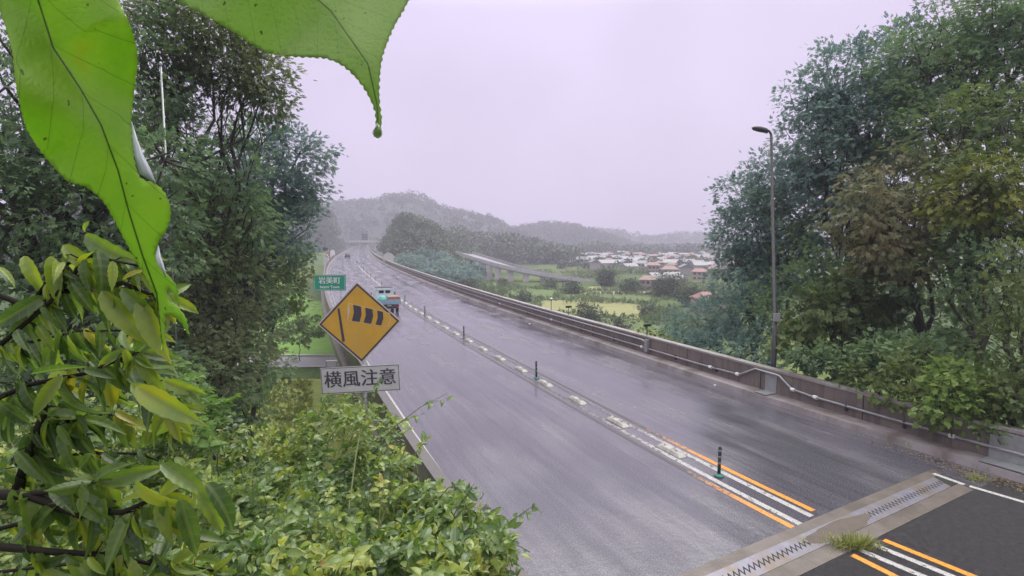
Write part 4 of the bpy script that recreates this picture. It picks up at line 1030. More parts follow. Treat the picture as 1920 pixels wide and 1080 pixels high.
# right hand trees, behind the parapet
tree('broadleaf_tree', 'hazy blue green tree leaning over the lamp, lowest of the tall trees on the right', [(1415, 370, 30, 2.0), (1400, 440, 30, 2.0), (1455, 340, 30, 2.0), (1450, 430, 29, 2.4), (1510, 390, 29, 2.6), (1395, 500, 29, 1.5), (1480, 500, 28, 2.0)], 'leaf_blue', (13.5, 30), .30, 19, 11, .2, tm=SPR)
tree('broadleaf_tree', 'tall dark blue green tree with rounded left shoulder against the sky on the right', [(1530, 260, 27, 2.1), (1530, 190, 27, 1.6), (1600, 150, 27, 2.4), (1600, 250, 26, 2.6), (1560, 330, 26, 2.2), (1650, 340, 26, 2.4), (1680, 120, 27, 2.0), (1650, 210, 26, 2.4)], 'leaf_blue', (19, 28), .27, 21, 12, .28, tm=SPR)
tree('broadleaf_tree', 'tallest green tree reaching the top edge of the picture on the right', [(1730, 130, 24, 2.2), (1800, 60, 24, 2.0), (1840, 10, 24, 2.2), (1790, 180, 23, 2.3), (1880, 110, 23, 2.4), (1920, 30, 23, 2.2), (1740, 240, 23, 2.0), (1930, 180, 22, 2.0)], 'leaf_dark', (20, 23), .26, 20, 13, .3, tm=SPR)
tree('broadleaf_tree', 'tree with sparse yellow green sprays and sky gaps on the upper right', [(1800, 250, 19, 1.5), (1870, 220, 19, 1.5), (1900, 300, 18, 1.5), (1840, 310, 18, 1.3)], 'leaf_mid', (17, 19), .27, 11, 14, .14, tm=SPR)
tree('withered_tree', 'tree with drooping brownish foliage in the middle of the right trees', [(1680, 340, 21, 1.5), (1640, 400, 20, 1.5), (1700, 420, 20, 1.6), (1690, 480, 19, 1.2), (1760, 400, 19, 1.4), (1660, 460, 19.5, 1.1)], 'leaf_brown', (15.8, 19), .32, 17, 15, .15, tm=SPR2, droop=.9)
tree('broadleaf_tree', 'yellow green feathery tree right of the brownish one', [(1840, 360, 17, 1.2), (1880, 340, 17, 1.2), (1920, 380, 17, 1.2), (1800, 380, 17.5, 1.0)], 'leaf_yellow', (16.5, 17), .27, 18, 16, .12, tm=SPR2, droop=.6)
tree('broadleaf_tree', 'dark green tree with pale forked branch, below the brownish foliage', [(1800, 470, 18, 1.3), (1860, 450, 17, 1.4), (1760, 520, 18, 1.2), (1850, 530, 17, 1.2)], 'leaf_dark', (15.2, 16.5), .24, 14, 17, .13, tm=SPR)
tree('broadleaf_tree', 'dark shaded tree behind the lamp pole and parapet', [(1560, 460, 26, 2.3), (1530, 560, 25, 2.3), (1620, 550, 25, 2.3), (1470, 600, 25, 1.6), (1720, 560, 22, 2.2), (1640, 640, 23, 1.6), (1760, 620, 20, 1.6), (1850, 640, 18, 1.6)], 'leaf_dark', (17, 24), .28, 12, 18, .2, tm=SPR)
tree('sumac_tree', 'bright feather-leaved shrub tree right of the lamp pole', [(1590, 560, 20, 1.0), (1640, 540, 20, .9), (1540, 590, 20, 1.0), (1500, 640, 20, .8), (1560, 630, 20, .9), (1640, 580, 20, .7)], 'leaf_mid', (12.7, 20), .42, 16, 19, .09, tm=tmpl_spray(11, 8, .10), droop=.5)
tree('roadside_tree', 'yellow green tree at the right edge with orange tufts', [(1890, 560, 14.5, .8), (1920, 500, 14.5, .8), (1880, 640, 14.3, .75), (1930, 640, 14, .8), (1910, 720, 14, .7)], 'leaf_mid', (14.4, 14.2), .2, 30, 20, .1, tm=SPR)
tree('hillside_tree', 'green bushy tree beyond the parapet left of the lamp', [(1290, 610, 30, 1.4), (1340, 600, 28, 1.6), (1400, 590, 27, 1.7), (1270, 650, 28, 1.0), (1350, 660, 25, 1.2), (1420, 660, 23, 1.2), (1310, 660, 27, 1.1)], 'leaf_blue', (11.5, 28), .26, 22, 21, .14, tm=SPR)
tree('hillside_tree', 'pale grey green tree in the gap left of the lamp, above the bushy tree', [(1370, 540, 36, 1.6), (1420, 545, 34, 1.7), (1440, 500, 33, 1.5), (1350, 580, 35, 1.2)], 'leaf_blue', (15.5, 36), .3, 15, 22, .15, tm=SPR)
# shrubs spilling over the parapet
def shrub(label, lumps, mat, leaf, dens, seed, tm, base=None, cat='shrub', droop=.4, clr=.3, name='shrub'):
    return tree(name, label, lumps, mat, base, leaf, dens, seed, .05, cat, tm=tm, droop=droop, per=10, clr=clr, barkm='twig', fork=.5)
OV = tmpl_spray(5, 9, .24)
shrub('bright green broad-leaved shrub bulging over the parapet near the right edge', [(1800, 745, 14.2, .62), (1760, 765, 14.2, .42), (1850, 730, 14.2, .5), (1790, 700, 14.4, .42), (1830, 780, 13.9, .38), (1800, 770, 14, .4), (1840, 760, 13.9, .45), (1770, 730, 14.3, .4), (1815, 715, 14.2, .45)], 'leaf_bright', .2, 46, 30, OV)
shrub('yellow-tipped shrub hanging over the parapet left of the bright shrub', [(1700, 715, 15.6, .5), (1660, 700, 16, .42), (1640, 730, 15.8, .3), (1685, 750, 15.2, .25), (1740, 720, 15.2, .4), (1610, 705, 16.6, .4), (1700, 750, 15.2, .28), (1720, 680, 15.8, .5)], 'leaf_mid', .2, 42, 31, OV)
shrub('dark green low shrub behind the parapet right of the lamp', [(1560, 690, 18, .6), (1600, 680, 17.5, .7), (1520, 670, 18.5, .6), (1650, 660, 17.5, .7), (1720, 660, 16.5, .7)], 'leaf_dark', .22, 36, 32, OV)
shrub('leafy shrub over the parapet at the right edge of the picture', [(1890, 770, 13.4, .5), (1860, 790, 13.4, .3), (1850, 810, 13.1, .16), (1930, 760, 13.2, .5), (1915, 700, 13.6, .5), (1900, 740, 13.3, .5)], 'leaf_mid', .18, 46, 33, OV)
shrub('small pale shrub behind the parapet near the reflector with the wide board', [(1215, 630, 27, .5), (1240, 640, 26.5, .5), (1260, 650, 25.5, .4)], 'leaf_yellow', .2, 26, 34, OV)
# left hand trees
tree('broadleaf_tree', 'big tree with outer branches against the sky, upper left of the sign', [(270, 100, 18, 1.5), (360, 10, 18, 1.5), (300, 240, 18, 1.0), (440, 130, 19, 1.6), (490, 180, 19, 1.2), (380, 70, 18, 1.7), (300, 60, 18, 1.6), (480, 130, 19, 1.1), (320, 160, 18.5, 1.0), (430, 60, 18.5, 1.2)], 'leaf_mid', (-11.5, 21), .22, 26, 40, .15, tm=SPR, clr=.5)
tree('broadleaf_tree', 'dense dark green tree filling the middle of the left trees, below the bare twigs', [(330, 420, 21, 1.8), (420, 450, 22, 2.0), (480, 470, 23, 1.8), (370, 520, 21, 1.8), (450, 560, 22, 1.8), (480, 560, 24, 1.5), (320, 330, 21, 1.6), (400, 370, 22, 1.6), (330, 620, 20, 1.8), (420, 650, 21, 1.8), (465, 640, 22, 1.2), (440, 730, 19, 1.1), (360, 740, 18, 1.4), (450, 340, 17.6, .9), (430, 400, 17.5, 1.1), (400, 330, 17.5, .8), (470, 420, 17.5, .9), (420, 480, 17.4, 1.1)], 'leaf_dark', (-12.5, 22), .26, 14, 48, .2, tm=SPR)
tree('broadleaf_tree', 'blue green round crown against the sky above the town sign', [(520, 320, 25, 1.9), (560, 290, 25, 1.4), (550, 370, 25, 1.5), (490, 270, 25, 1.4), (470, 380, 24, 2.0), (520, 440, 24, 1.7), (430, 330, 23, 1.5)], 'leaf_blue', (-13.5, 24), .27, 22, 41, .24, tm=SPR)
tree('broadleaf_tree', 'small-leaved tree with bare twigs showing sky, between the two left crowns', [(400, 260, 20, 1.3), (440, 240, 20, 1.1), (350, 250, 19, 1.4), (330, 340, 18, 1.5)], 'leaf_dark', (-12, 20), .24, 8, 42, .16, tm=SPR, clr=.6)
tree('broadleaf_tree', 'large dark tree filling the left edge behind the hanging leaf', [(305, 300, 13.6, .8), (308, 390, 13.6, .8), (300, 470, 13.4, .8), (-10, 640, 13, 1.5), (90, 660, 13, 1.4), (190, 670, 13, 1.4), (0, 780, 12, 1.4), (120, 800, 12, 1.3), (280, 700, 13, 1.1), (-20, 300, 13, 1.5), (40, 200, 14, 1.8), (130, 280, 14, 1.8), (20, 380, 13, 1.7), (200, 400, 14, 1.7), (110, 420, 13.5, 1.6), (260, 300, 15, 1.6), (230, 150, 16, 1.8), (60, 60, 15, 1.9), (180, 30, 16, 1.8), (280, 450, 15, 1.5), (50, 520, 13, 1.4), (180, 550, 13, 1.4)], 'leaf_dark', (-12.5, 13.5), .24, 17, 43, .3, tm=SPR)
tree('broadleaf_tree', 'brown green tree with pale leaf undersides in the lower left middle', [(400, 460, 18, 1.6), (340, 520, 17, 1.6), (440, 540, 18, 1.5), (380, 610, 16.5, 1.4), (450, 620, 17, 1.2), (300, 600, 16, 1.3), (420, 690, 15.5, 1.1), (350, 680, 15, 1.1)], 'leaf_olive', (-9.5, 17), .22, 19, 44, .2, tm=SPR)
tree('broadleaf_tree', 'yellow green lower tree beside the green town sign', [(515, 520, 28, 1.6), (535, 550, 28, 1.2), (535, 490, 28.5, 1.3), (470, 480, 26, 1.6)], 'leaf_mid', (-14.5, 28), .27, 18, 45, .18, tm=SPR)
shrub('dark purplish bush at the foot of the left trees near the local road', [(500, 690, 22, 1.0), (470, 720, 20, .9), (455, 660, 20, 1.0), (420, 750, 18, .9), (480, 760, 18, .8), (370, 770, 16, .9)], 'leaf_dark', .22, 24, 46, SPR)
shrub('pale green bush on the grass slope behind the town sign', [(560, 625, 60, 1.6), (530, 600, 62, 2.4), (590, 610, 64, 1.6)], 'leaf_mid', .4, 12, 47, SPR)
# pale pole seen through the left trees
o = tag(empty('utility_pole', (at(306, 205, 14.5).x, 14.5, tz(at(306, 205, 14.5).x, 14.5))), 'thin white pole glimpsed between the leaves of the left trees', 'pole')
zt = at(306, 122, 14.5).z-o.location.z
MB().tube([(0, 0, 0), (0, 0, zt)], .024, 10).build('shaft', M['galv'], o, smooth=True); MB().lathe([(.045, zt), (.045, zt+.05), (.01, zt+.09)], n=10).build('cap', M['galv'], o)
# hedges and bushes in the fields
bl = [('round dark tree at the right end of the viaduct', 1137, 535, 175, 3.6), ('round dark bush in front of the pale field', 1184, 548, 150, 2.6), ('small dark bush beside the yellow field, left of the right trees', 1208, 582, 105, 1.6), ('bush at the near left corner of the yellow field', 1105, 588, 98, 2.0),
      ('low bushes on the near edge of the valley field', 1160, 605, 85, 1.8), ('round bush below the third pier of the viaduct', 940, 532, 170, 1.6), ('bushy clump under the right part of the viaduct', 1030, 542, 165, 2.0), ('bushy clump on the field below the viaduct, left of the pale patch', 1078, 547, 150, 2.6),
      ('wide dark bush near the pale low building', 1262, 545, 140, 4.2), ('green bush beside the dark wide bush', 1300, 560, 120, 3.0), ('dark bush between viaduct and left wood', 885, 537, 160, 1.8), ('dull bush behind the parapet at the field corner', 985, 560, 130, 1.8), ('bush at the left end of the bright grass patch', 880, 540, 150, 2.6)]
for i, (lb, x, y, Y, r) in enumerate(bl):
    p = at(x, y, Y); rr = random.Random(i)
    cz = -9+r*.7
    lm = []
    o = tag(empty('field_bush', (p.x, p.y, -9)), lb, 'bush')
    MB().tube([(p.x, p.y, -9.2), (p.x, p.y, cz)], [.2, .1], 7).build('trunk', M['bark'], o, local=False)
    for k_ in range(4): lm.append(((p.x+rr.uniform(-.8, .8)*r, p.y+rr.uniform(-.5, .5)*r, cz+rr.uniform(-.2, .25)*r), r*rr.uniform(.55, .8)))
    crown('foliage', lm, M['leaf_far'], o, .55, 7, 8, .7, SPR, 200+i)

# ------------------------------------------------------------------ roadside shrub in the foreground (between camera and left parapet)
BL = tmpl_blade(7, .24, .12, .05)
def sprigs(name, label, poly, depth, count, mat, seed, leaf=(.07, .12), nl=8, slen=(.2, .45), thick=.9, extra=(), lean=.35, cat='shrub', blade=BL, tmp=None):
    rng = np.random.default_rng(seed); xs_ = [p[0] for p in poly]; ys_ = [p[1] for p in poly]
    def inside(x, y):
        c = False; n = len(poly); j = n-1
        for i in range(n):
            if (poly[i][1] > y) != (poly[j][1] > y) and x < (poly[j][0]-poly[i][0])*(y-poly[i][1])/(poly[j][1]-poly[i][1])+poly[i][0]: c = not c
            j = i
        return c
    st = MB(); P = []; D = []; S = []; NN = []; RD = []; K = []
    def sprig(a_, dirv, L_, nlv, lf, r0=.004):
        side = dirv.cross(Vector((0, 0, 1))); side = side.normalized() if side.length > .01 else Vector((1, 0, 0))
        bend = Vector((0, 0, -1))*L_*.25
        pts = [a_+dirv*L_*q+bend*q*q for q in (0, .25, .5, .75, 1)]
        st.tube(pts, [r0, r0*.85, r0*.7, r0*.5, r0*.3], 4, cap=False)
        tone = float(np.clip(rng.normal(.5, .26), 0, 1))
        for k_ in range(nlv):
            q = .15+.85*k_/(nlv-1) if nlv > 1 else 1; p = a_+dirv*L_*q+bend*q*q; sg = 1 if k_ % 2 else -1
            dd = dirv*(.35+.9*(q > .95))+side*sg*(1.0 if q <= .95 else .15)+Vector(rng.normal(size=3)*.28)+Vector((0, 0, .12))
            P.append(p); D.append(dd); S.append(lf*(.55+.75*rng.random())*(1-.25*(q > .95))); NN.append(Vector((0, 0, 1))+Vector(rng.normal(size=3)*.55)+Vector((0, -.25, 0)))
            RD.append(min(1, max(0, tone+rng.normal()*.12+.16*(q > .9)))); K.append(rng.uniform(.3, 1.7))
    k = 0
    while k < count:
        x = rng.uniform(min(xs_), max(xs_)); y = rng.uniform(min(ys_), max(ys_))
        if not inside(x, y): continue
        k += 1; Y = depth(x, y)+thick*rng.random()**1.5+1.3*noise.noise(Vector((x/70, y/55, seed)))
        p = at(x, y, Y); dv_ = Vector((rng.normal()*.6+lean*.4, rng.normal()*.4-.25, .75+.3*rng.random())).normalized()
        L_ = rng.uniform(*slen); sprig(p-dv_*L_*.6, dv_, L_, nl, rng.uniform(*leaf))
    for (pp_, lf, nlv) in extra:     # named long shoots: list of (px,py,Y)
        w_ = [at(*q) for q in pp_]
        st.tube(w_, [.008*(1-.7*i/(len(w_)-1)) for i in range(len(w_))], 5)
        for i in range(1, len(w_)):
            dirv = (w_[i]-w_[i-1]); L_ = dirv.length; dirv.normalize(); sprig(w_[i-1], dirv, L_, nlv, lf)
    c = at(sum(xs_)/len(xs_), max(ys_), depth(sum(xs_)/len(xs_), max(ys_)))
    o_ = tag(empty(name, (c.x, c.y, tz(c.x, c.y))), label, cat)
    # main stems down to the ground
    ss_ = MB()
    for q in range(10):
        i = int(rng.integers(len(P))); b_ = P[i]; g_ = Vector((c.x+rng.normal()*.5, c.y+rng.normal()*.4, tz(c.x, c.y)-.1)); limb(ss_, g_, Vector(b_), .018, .006, q, 6, .05)
    ss_.build('stem', M['stem'], o_, smooth=True, local=False)
    st.build('twigs', M['stem'], o_, local=False)
    leafmesh('foliage', M[mat], np.array([tuple(q) for q in P]), np.array([tuple(q) for q in D]), S, blade, o_, K=K, rnd=np.array(RD), NRM=np.array([tuple(q) for q in NN]), uv=True, smooth=True, rng=rng)
    return o_
dep = lambda x, y: 3.6+(1080-y)*.0115
sprigs('leafy_shrub', 'dense green leafy shrub filling the bottom left of centre, left of the white text sign', [(290, 710), (370, 720), (430, 770), (480, 800), (560, 790), (600, 830), (620, 1090), (200, 1090), (250, 860)], dep, 640, 'leaf_bush', 61, leaf=(.09, .15), slen=(.25, .5))
sprigs('leafy_shrub', 'green shrub covering the lower part of the white text sign', [(540, 770), (580, 755), (620, 735), (690, 735), (760, 790), (790, 880), (830, 950), (840, 1090), (600, 1090)], lambda x, y: dep(x, y)-.25, 430, 'leaf_bush', 62, leaf=(.09, .14),
       extra=[([(640, 860, 6.4), (670, 800, 6.4), (700, 750, 6.3), (712, 708, 6.3)], .13, 7), ([(600, 850, 6.2), (640, 790, 6.2), (690, 742, 6.2)], .13, 6), ([(700, 850, 6.2), (740, 800, 6.2), (790, 762, 6.2), (838, 738, 6.2)], .15, 5), ([(740, 900, 6), (780, 850, 6), (800, 815, 6)], .14, 7), ([(705, 1060, 4.5), (712, 960, 4.7), (722, 890, 4.9)], .10, 6)])
sprigs('leafy_shrub', 'shrub with arching shoots reaching over the roadway at the bottom centre', [(790, 900), (860, 910), (910, 950), (950, 1000), (960, 1090), (780, 1090)], lambda x, y: dep(x, y)-.3, 250, 'leaf_bush', 63, leaf=(.09, .13),
       extra=[([(880, 1060, 4.2), (920, 1015, 4.2), (960, 975, 4.2), (1005, 945, 4.2)], .13, 6), ([(830, 1000, 4.6), (860, 950, 4.6), (890, 905, 4.6)], .12, 6), ([(800, 960, 5), (840, 915, 5), (870, 900, 5)], .11, 6), ([(860, 1080, 3.9), (930, 1040, 3.9), (975, 1030, 3.9)], .11, 6)])
sprigs('leafy_shrub', 'bright fresh green shrub rising in front of the brown green tree', [(290, 700), (330, 660), (360, 690), (390, 730), (430, 760), (400, 840), (300, 840)], lambda x, y: 5.0+(1080-y)*.004, 95, 'leaf_bright', 64, leaf=(.11, .17), slen=(.25, .45))

# ------------------------------------------------------------------ close branches at the left edge
NB = tmpl_blade(14, .15, .16, .05, 2)
def near_plant(name, label, branches, seed, fill, leaf=(.10, .16)):
    rng = np.random.default_rng(seed); mb = MB(); P = []; D = []; S = []; NN = []; K = []; RD = []
    def put(p, right, down, toward, L_, tone=None):
        d_ = Vector((right, toward, down)); P.append(tuple(p)); D.append(tuple(d_.normalized())); S.append(L_)
        NN.append(tuple(Vector((rng.normal()*.5+.1, -.55+rng.normal()*.35, .6+rng.normal()*.3)))); K.append(rng.uniform(.1, 1.3)); RD.append(float(np.clip(tone if tone is not None else rng.beta(1.1, 1.3), 0, 1)))
    for pts, r0, r1, nl in branches:
        W = [at(*q) for q in pts]; mb.tube(W, [r0+(r1-r0)*i/(len(W)-1) for i in range(len(W))], 8)
        for k_ in range(nl):
            q = rng.uniform(.15, 1)*(len(W)-1); i = min(int(q), len(W)-2); p = W[i].lerp(W[i+1], q-i)
            L_ = rng.uniform(*leaf); pet = p+Vector((rng.normal()*.012, rng.normal()*.01, rng.uniform(-.01, .02)))
            mb.tube([p, pet], .0012, 4)
            put(pet, rng.normal()*.6+.35, -1.0+rng.normal()*.45, rng.normal()*.4, L_*rng.uniform(.6, 1.15))
        p = W[-1]
        for k_ in range(5): put(p, .9*math.cos(k_*1.26)+.25, .8*math.sin(k_*1.26)-.35, rng.normal()*.3, rng.uniform(*leaf)*.9, rng.uniform(.35, .95))
    for (x, y, Y, dx, dy, L_, tone) in fill: put(at(x, y, Y), dx, -dy, rng.normal()*.15-.05, L_, tone)
    W0 = at(*branches[0][0][0])
    o_ = tag(empty(name, W0), label, 'branch')
    mb.build('branch', M['twig'], o_, smooth=True, local=False)
    leafmesh('foliage', M['leaf_near'], P, D, S, NB, o_, K=K, rnd=np.array(RD), NRM=np.array(NN), uv=True, smooth=True, rng=rng)
sprigs('leafy_shrub', 'shaded green undergrowth behind the branches in the bottom left corner', [(-60, 760), (120, 740), (280, 760), (320, 1090), (-60, 1090)], lambda x, y: 4.4+(1080-y)*.006, 420, 'leaf_bush', 65, leaf=(.11, .17), slen=(.3, .5))
near_plant('leafy_branch', 'leafy branch at the left edge, just below the hanging leaf', [([(-60, 530, .95), (40, 570, .95), (130, 545, .95), (230, 530, .95), (300, 560, .95)], .006, .003, 26),
    ([(-40, 680, .9), (20, 630, .92), (90, 570, .93), (150, 500, .95)], .005, .0025, 16), ([(60, 570, .95), (110, 500, .95), (170, 480, .95), (270, 500, .95)], .004, .002, 16)], 71,
    [(118, 460, .95, .8, .65, .10, .62), (160, 440, .97, .9, .55, .13, .45), (95, 480, .94, .2, 1, .09, .8), (230, 525, .93, .85, -.4, .05, .97), (190, 545, .93, .6, .85, .13, .66), (262, 560, .94, .4, .9, .13, .72), (45, 480, .95, .5, .8, .08, .85), (168, 415, .96, -.7, .8, .03, .6), (-10, 500, .9, .9, .7, .05, .8)], leaf=(.06, .105))
near_plant('leafy_branch', 'middle leafy branch at the left edge with dark forked stem', [([(30, 930, 1.1), (55, 850, 1.1), (80, 780, 1.1), (90, 720, 1.12)], .012, .005, 18), ([(70, 800, 1.1), (110, 795, 1.1), (150, 785, 1.1)], .004, .003, 14), ([(-40, 760, 1.0), (60, 720, 1.0), (160, 700, 1.02), (260, 660, 1.05)], .006, .002, 30), ([(100, 720, 1.2), (200, 690, 1.2), (250, 700, 1.2), (330, 760, 1.25)], .004, .002, 22), ([(-30, 640, 1.2), (60, 640, 1.2), (150, 620, 1.2), (260, 620, 1.2)], .004, .002, 26)], 72,
    [(255, 725, .9, .9, .5, .14, .72), (245, 720, .95, .8, .7, .13, .7)], leaf=(.07, .125))
near_plant('leafy_branch', 'lower leafy branch with thick dark stems and orange leaf stalks', [([(-60, 925, 1.0), (60, 930, 1.0), (150, 965, 1.0), (230, 960, 1.0), (300, 930, 1.02)], .011, .003, 30), ([(60, 925, 1.0), (130, 920, 1.0), (175, 905, 1.0)], .006, .003, 12), ([(-50, 1020, .95), (100, 1035, .97), (200, 1040, 1.0), (320, 1065, 1.05)], .008, .003, 28), ([(-30, 1000, 1.2), (40, 980, 1.2), (110, 955, 1.2)], .006, .004, 14), ([(30, 870, 1.3), (150, 850, 1.3), (260, 850, 1.3), (340, 880, 1.3)], .005, .002, 28)], 73,
    [(385, 905, .95, .75, .75, .12, .35), (370, 920, 1.0, .5, .9, .12, .6), (310, 930, 1.0, .2, 1, .12, .3), (335, 935, 1.0, .35, 1, .13, .28), (165, 1045, .95, .7, .7, .05, .9), (255, 900, .98, .7, .7, .12, .7), (300, 870, 1.0, .8, .6, .12, .62)], leaf=(.07, .125))
near_plant('leafy_branch', 'shaded leafy branch behind the others at the bottom left corner', [([(-60, 800, 1.7), (100, 760, 1.7), (220, 780, 1.7), (330, 800, 1.8)], .006, .003, 46), ([(-60, 980, 1.7), (100, 900, 1.7), (220, 960, 1.7), (360, 1000, 1.8)], .006, .003, 52), ([(-60, 1080, 1.6), (100, 1060, 1.6), (300, 1050, 1.7), (400, 1070, 1.8)], .006, .003, 46), ([(-60, 640, 1.6), (60, 640, 1.6), (160, 660, 1.7), (280, 690, 1.8)], .006, .003, 40)], 74, [], leaf=(.08, .13))

# ------------------------------------------------------------------ the two big leaves hanging close to the lens
def traced_leaf(name, label, outline, midrib, Y0, mat, yfun, serr=2.2, step=9, teeth=True):
    from mathutils.geometry import delaunay_2d_cdt
    O = []
    n = len(outline)
    def cr(p0, p1, p2, p3, t_):
        return tuple(.5*((2*p1[k_])+(-p0[k_]+p2[k_])*t_+(2*p0[k_]-5*p1[k_]+4*p2[k_]-p3[k_])*t_*t_+(-p0[k_]+3*p1[k_]-3*p2[k_]+p3[k_])*t_**3) for k_ in (0, 1))
    for i in range(n):
        p0, p1, p2, p3 = outline[i-1], outline[i], outline[(i+1) % n], outline[(i+2) % n]
        m = max(2, int(math.hypot(p2[0]-p1[0], p2[1]-p1[1])/6)); 
        for k_ in range(m):
            if len(p1) > 2 and p1[2] == 'c' or len(p2) > 2 and p2[2] == 'c':
                t_ = k_/m; q = (p1[0]+(p2[0]-p1[0])*t_, p1[1]+(p2[1]-p1[1])*t_)
            else: q = cr(p0, p1, p2, p3, k_/m)
            O.append(q)
    if teeth:
        O2 = []
        for i, q in enumerate(O):
            a_ = O[i-1]; b_ = O[(i+1) % len(O)]; tx, ty = b_[0]-a_[0], b_[1]-a_[1]; l_ = math.hypot(tx, ty)+1e-6
            s_ = serr*(.5 if i % 2 else -.5)*(.35+.9*abs(math.sin(i*12.9898))); O2.append((q[0]-ty/l_*s_, q[1]+tx/l_*s_))
        O = O2
    def inside(x, y):
        c = False; j = len(O)-1
        for i in range(len(O)):
            if (O[i][1] > y) != (O[j][1] > y) and x < (O[j][0]-O[i][0])*(y-O[i][1])/(O[j][1]-O[i][1])+O[i][0]: c = not c
            j = i
        return c
    xs_ = [q[0] for q in O]; ys_ = [q[1] for q in O]; pts = [Vector(q) for q in O]; no = len(pts)
    y = min(ys_)+step/2; row = 0
    while y < max(ys_):
        x = min(xs_)+(step/2 if row % 2 else 0)
        while x < max(xs_):
            if inside(x, y) and min((x-q[0])**2+(y-q[1])**2 for q in O) > (step*.45)**2: pts.append(Vector((x, y)))
            x += step
        y += step; row += 1
    vv, ee, ff, _a, _b, _c2 = delaunay_2d_cdt(pts, [], [list(range(no))], 1, 1e-4)
    # midrib coordinates
    seg = [(Vector(midrib[i]), Vector(midrib[i+1])) for i in range(len(midrib)-1)]; tot = sum((b_-a_).length for a_, b_ in seg)
    def mc(p):
        best = None; acc = 0
        for a_, b_ in seg:
            d_ = b_-a_; t_ = max(0, min(1, (p-a_).dot(d_)/d_.length_squared)); q = a_+d_*t_; ds = (p-q).length
            sg = 1 if (d_.x*(p.y-a_.y)-d_.y*(p.x-a_.x)) > 0 else -1
            if best is None or ds < best[0]: best = (ds, (acc+t_*d_.length)/tot, sg)
            acc += d_.length
        return best[1], best[0]*best[2]/tot
    V = []; UV = []
    for v in vv:
        u_, w_ = mc(v); UV.append((u_, w_)); V.append(at(v.x, v.y, Y0+yfun(u_, w_)))
    me = bpy.data.meshes.new('blade'); me.from_pydata([tuple(v) for v in V], [], [tuple(f) for f in ff])
    ul = me.uv_layers.new(name='UVMap')
    for l in me.loops: ul.data[l.index].uv = UV[l.vertex_index]
    me.polygons.foreach_set('use_smooth', [True]*len(me.polygons))
    o_ = tag(empty(name, at(midrib[0][0], midrib[0][1], Y0)), label, 'leaf')
    b_ = link('blade', me, mat, o_, False)
    sm = b_.modifiers.new('thickness', 'SOLIDIFY'); sm.thickness = .0004; sm.offset = 0
    mb = MB(); mb.tube([at(q[0], q[1], Y0+yfun(i/(len(midrib)-1), 0)+.0006) for i, q in enumerate(midrib)], [.00028*(1-.75*i/(len(midrib)-1)) for i in range(len(midrib))], 6)
    mb.build('midrib', M['stem'], o_, smooth=True, local=False)
    return o_
big1 = traced_leaf('hanging_leaf', 'large bright green serrated leaf hanging in front of the left trees, tip down',
    [(-40, -90), (0, 20), (22, 95), (30, 160), (48, 235), (78, 285), (112, 325), (130, 342), (160, 350), (192, 376), (214, 412), (240, 462), (262, 500), (284, 540), (297, 580), (302, 630), (303, 660, 'c'), (308, 640), (309, 600), (313, 588), (332, 598), (345, 612), (355, 630, 'c'), (350, 600), (335, 578), (318, 564), (312, 548), (316, 540), (326, 552), (335, 573, 'c'), (334, 545), (322, 525), (300, 500), (291, 478), (296, 456), (312, 430), (320, 400), (312, 368), (292, 345), (262, 332), (250, 290), (246, 230), (253, 160), (258, 110), (248, 60), (222, 0), (190, -90)],
    [(55, -90), (72, 0), (100, 90), (150, 165), (190, 235), (222, 320), (243, 400), (268, 480), (294, 550), (303, 640)], .30, M['big_leaf'],
    lambda u_, w_: .05*u_-.10*abs(w_)+.012*math.sin(u_*17)*abs(w_)*3+.35*w_*w_+.006*math.sin(u_*9+w_*20))
def fold(parent, P1, P2, Y):
    n = len(P1); V = [at(x, y, Y) for x, y in P1]+[at((a_[0]+b_[0])/2+1, (a_[1]+b_[1])/2, Y-.004) for a_, b_ in zip(P1, P2)]+[at(x, y, Y+.001) for x, y in P2]
    F = [(i, i+1, n+i+1, n+i) for i in range(n-1)]+[(n+i, n+i+1, 2*n+i+1, 2*n+i) for i in range(n-1)]
    o_ = MB().add(V, F).build('folded_edge', M['leaf_under'], parent, smooth=True, local=False)
    sm = o_.modifiers.new('thickness', 'SOLIDIFY'); sm.thickness = .0004
fold(big1, [(246, 228), (248, 262), (252, 292), (262, 326), (292, 344)], [(247, 228), (258, 262), (270, 292), (283, 318), (293, 344)], .318)
fold(big1, [(296, 460), (291, 480), (294, 494), (302, 506), (311, 522)], [(297, 460), (302, 482), (307, 496), (310, 508), (312, 522)], .325)
big2 = traced_leaf('hanging_leaf', 'broad green net-veined leaf across the top centre, with a water drop at its tip',
    [(300, -40), (335, 2), (380, 27), (435, 58), (475, 84), (510, 101), (560, 107), (606, 109), (640, 122), (668, 147), (690, 178), (703, 210), (704, 235), (702, 250, 'c'), (714, 250, 'c'), (716, 225), (712, 190), (712, 150), (718, 105), (738, 52), (762, 8), (772, -40), (560, -110)],
    [(330, -220), (480, -100), (620, 20), (690, 120), (708, 200), (709, 248)], .34, M['big_leaf2'],
    lambda u_, w_: -.03*u_+.06*abs(w_)+.005*math.sin(u_*14), serr=2.6)
mb = MB(); c = at(708, 249, .31); q = .0034
mb.lathe([(.0002, 1.6*q), (.45*q, .8*q), (.8*q, .2*q), (q*.85, -.25*q), (q*.6, -.75*q), (q*.2, -.95*q)], c, 18)
gm, t_, p_ = newmat('water_drop'); p_.inputs['Base Color'].default_value = (1, 1, 1, 1); p_.inputs['Roughness'].default_value = .02; p_.inputs['Transmission Weight'].default_value = 1; p_.inputs['IOR'].default_value = 1.33
tag(mb.build('water_drop', gm, smooth=True), 'clear water drop hanging from the tip of the top leaf', 'water drop')

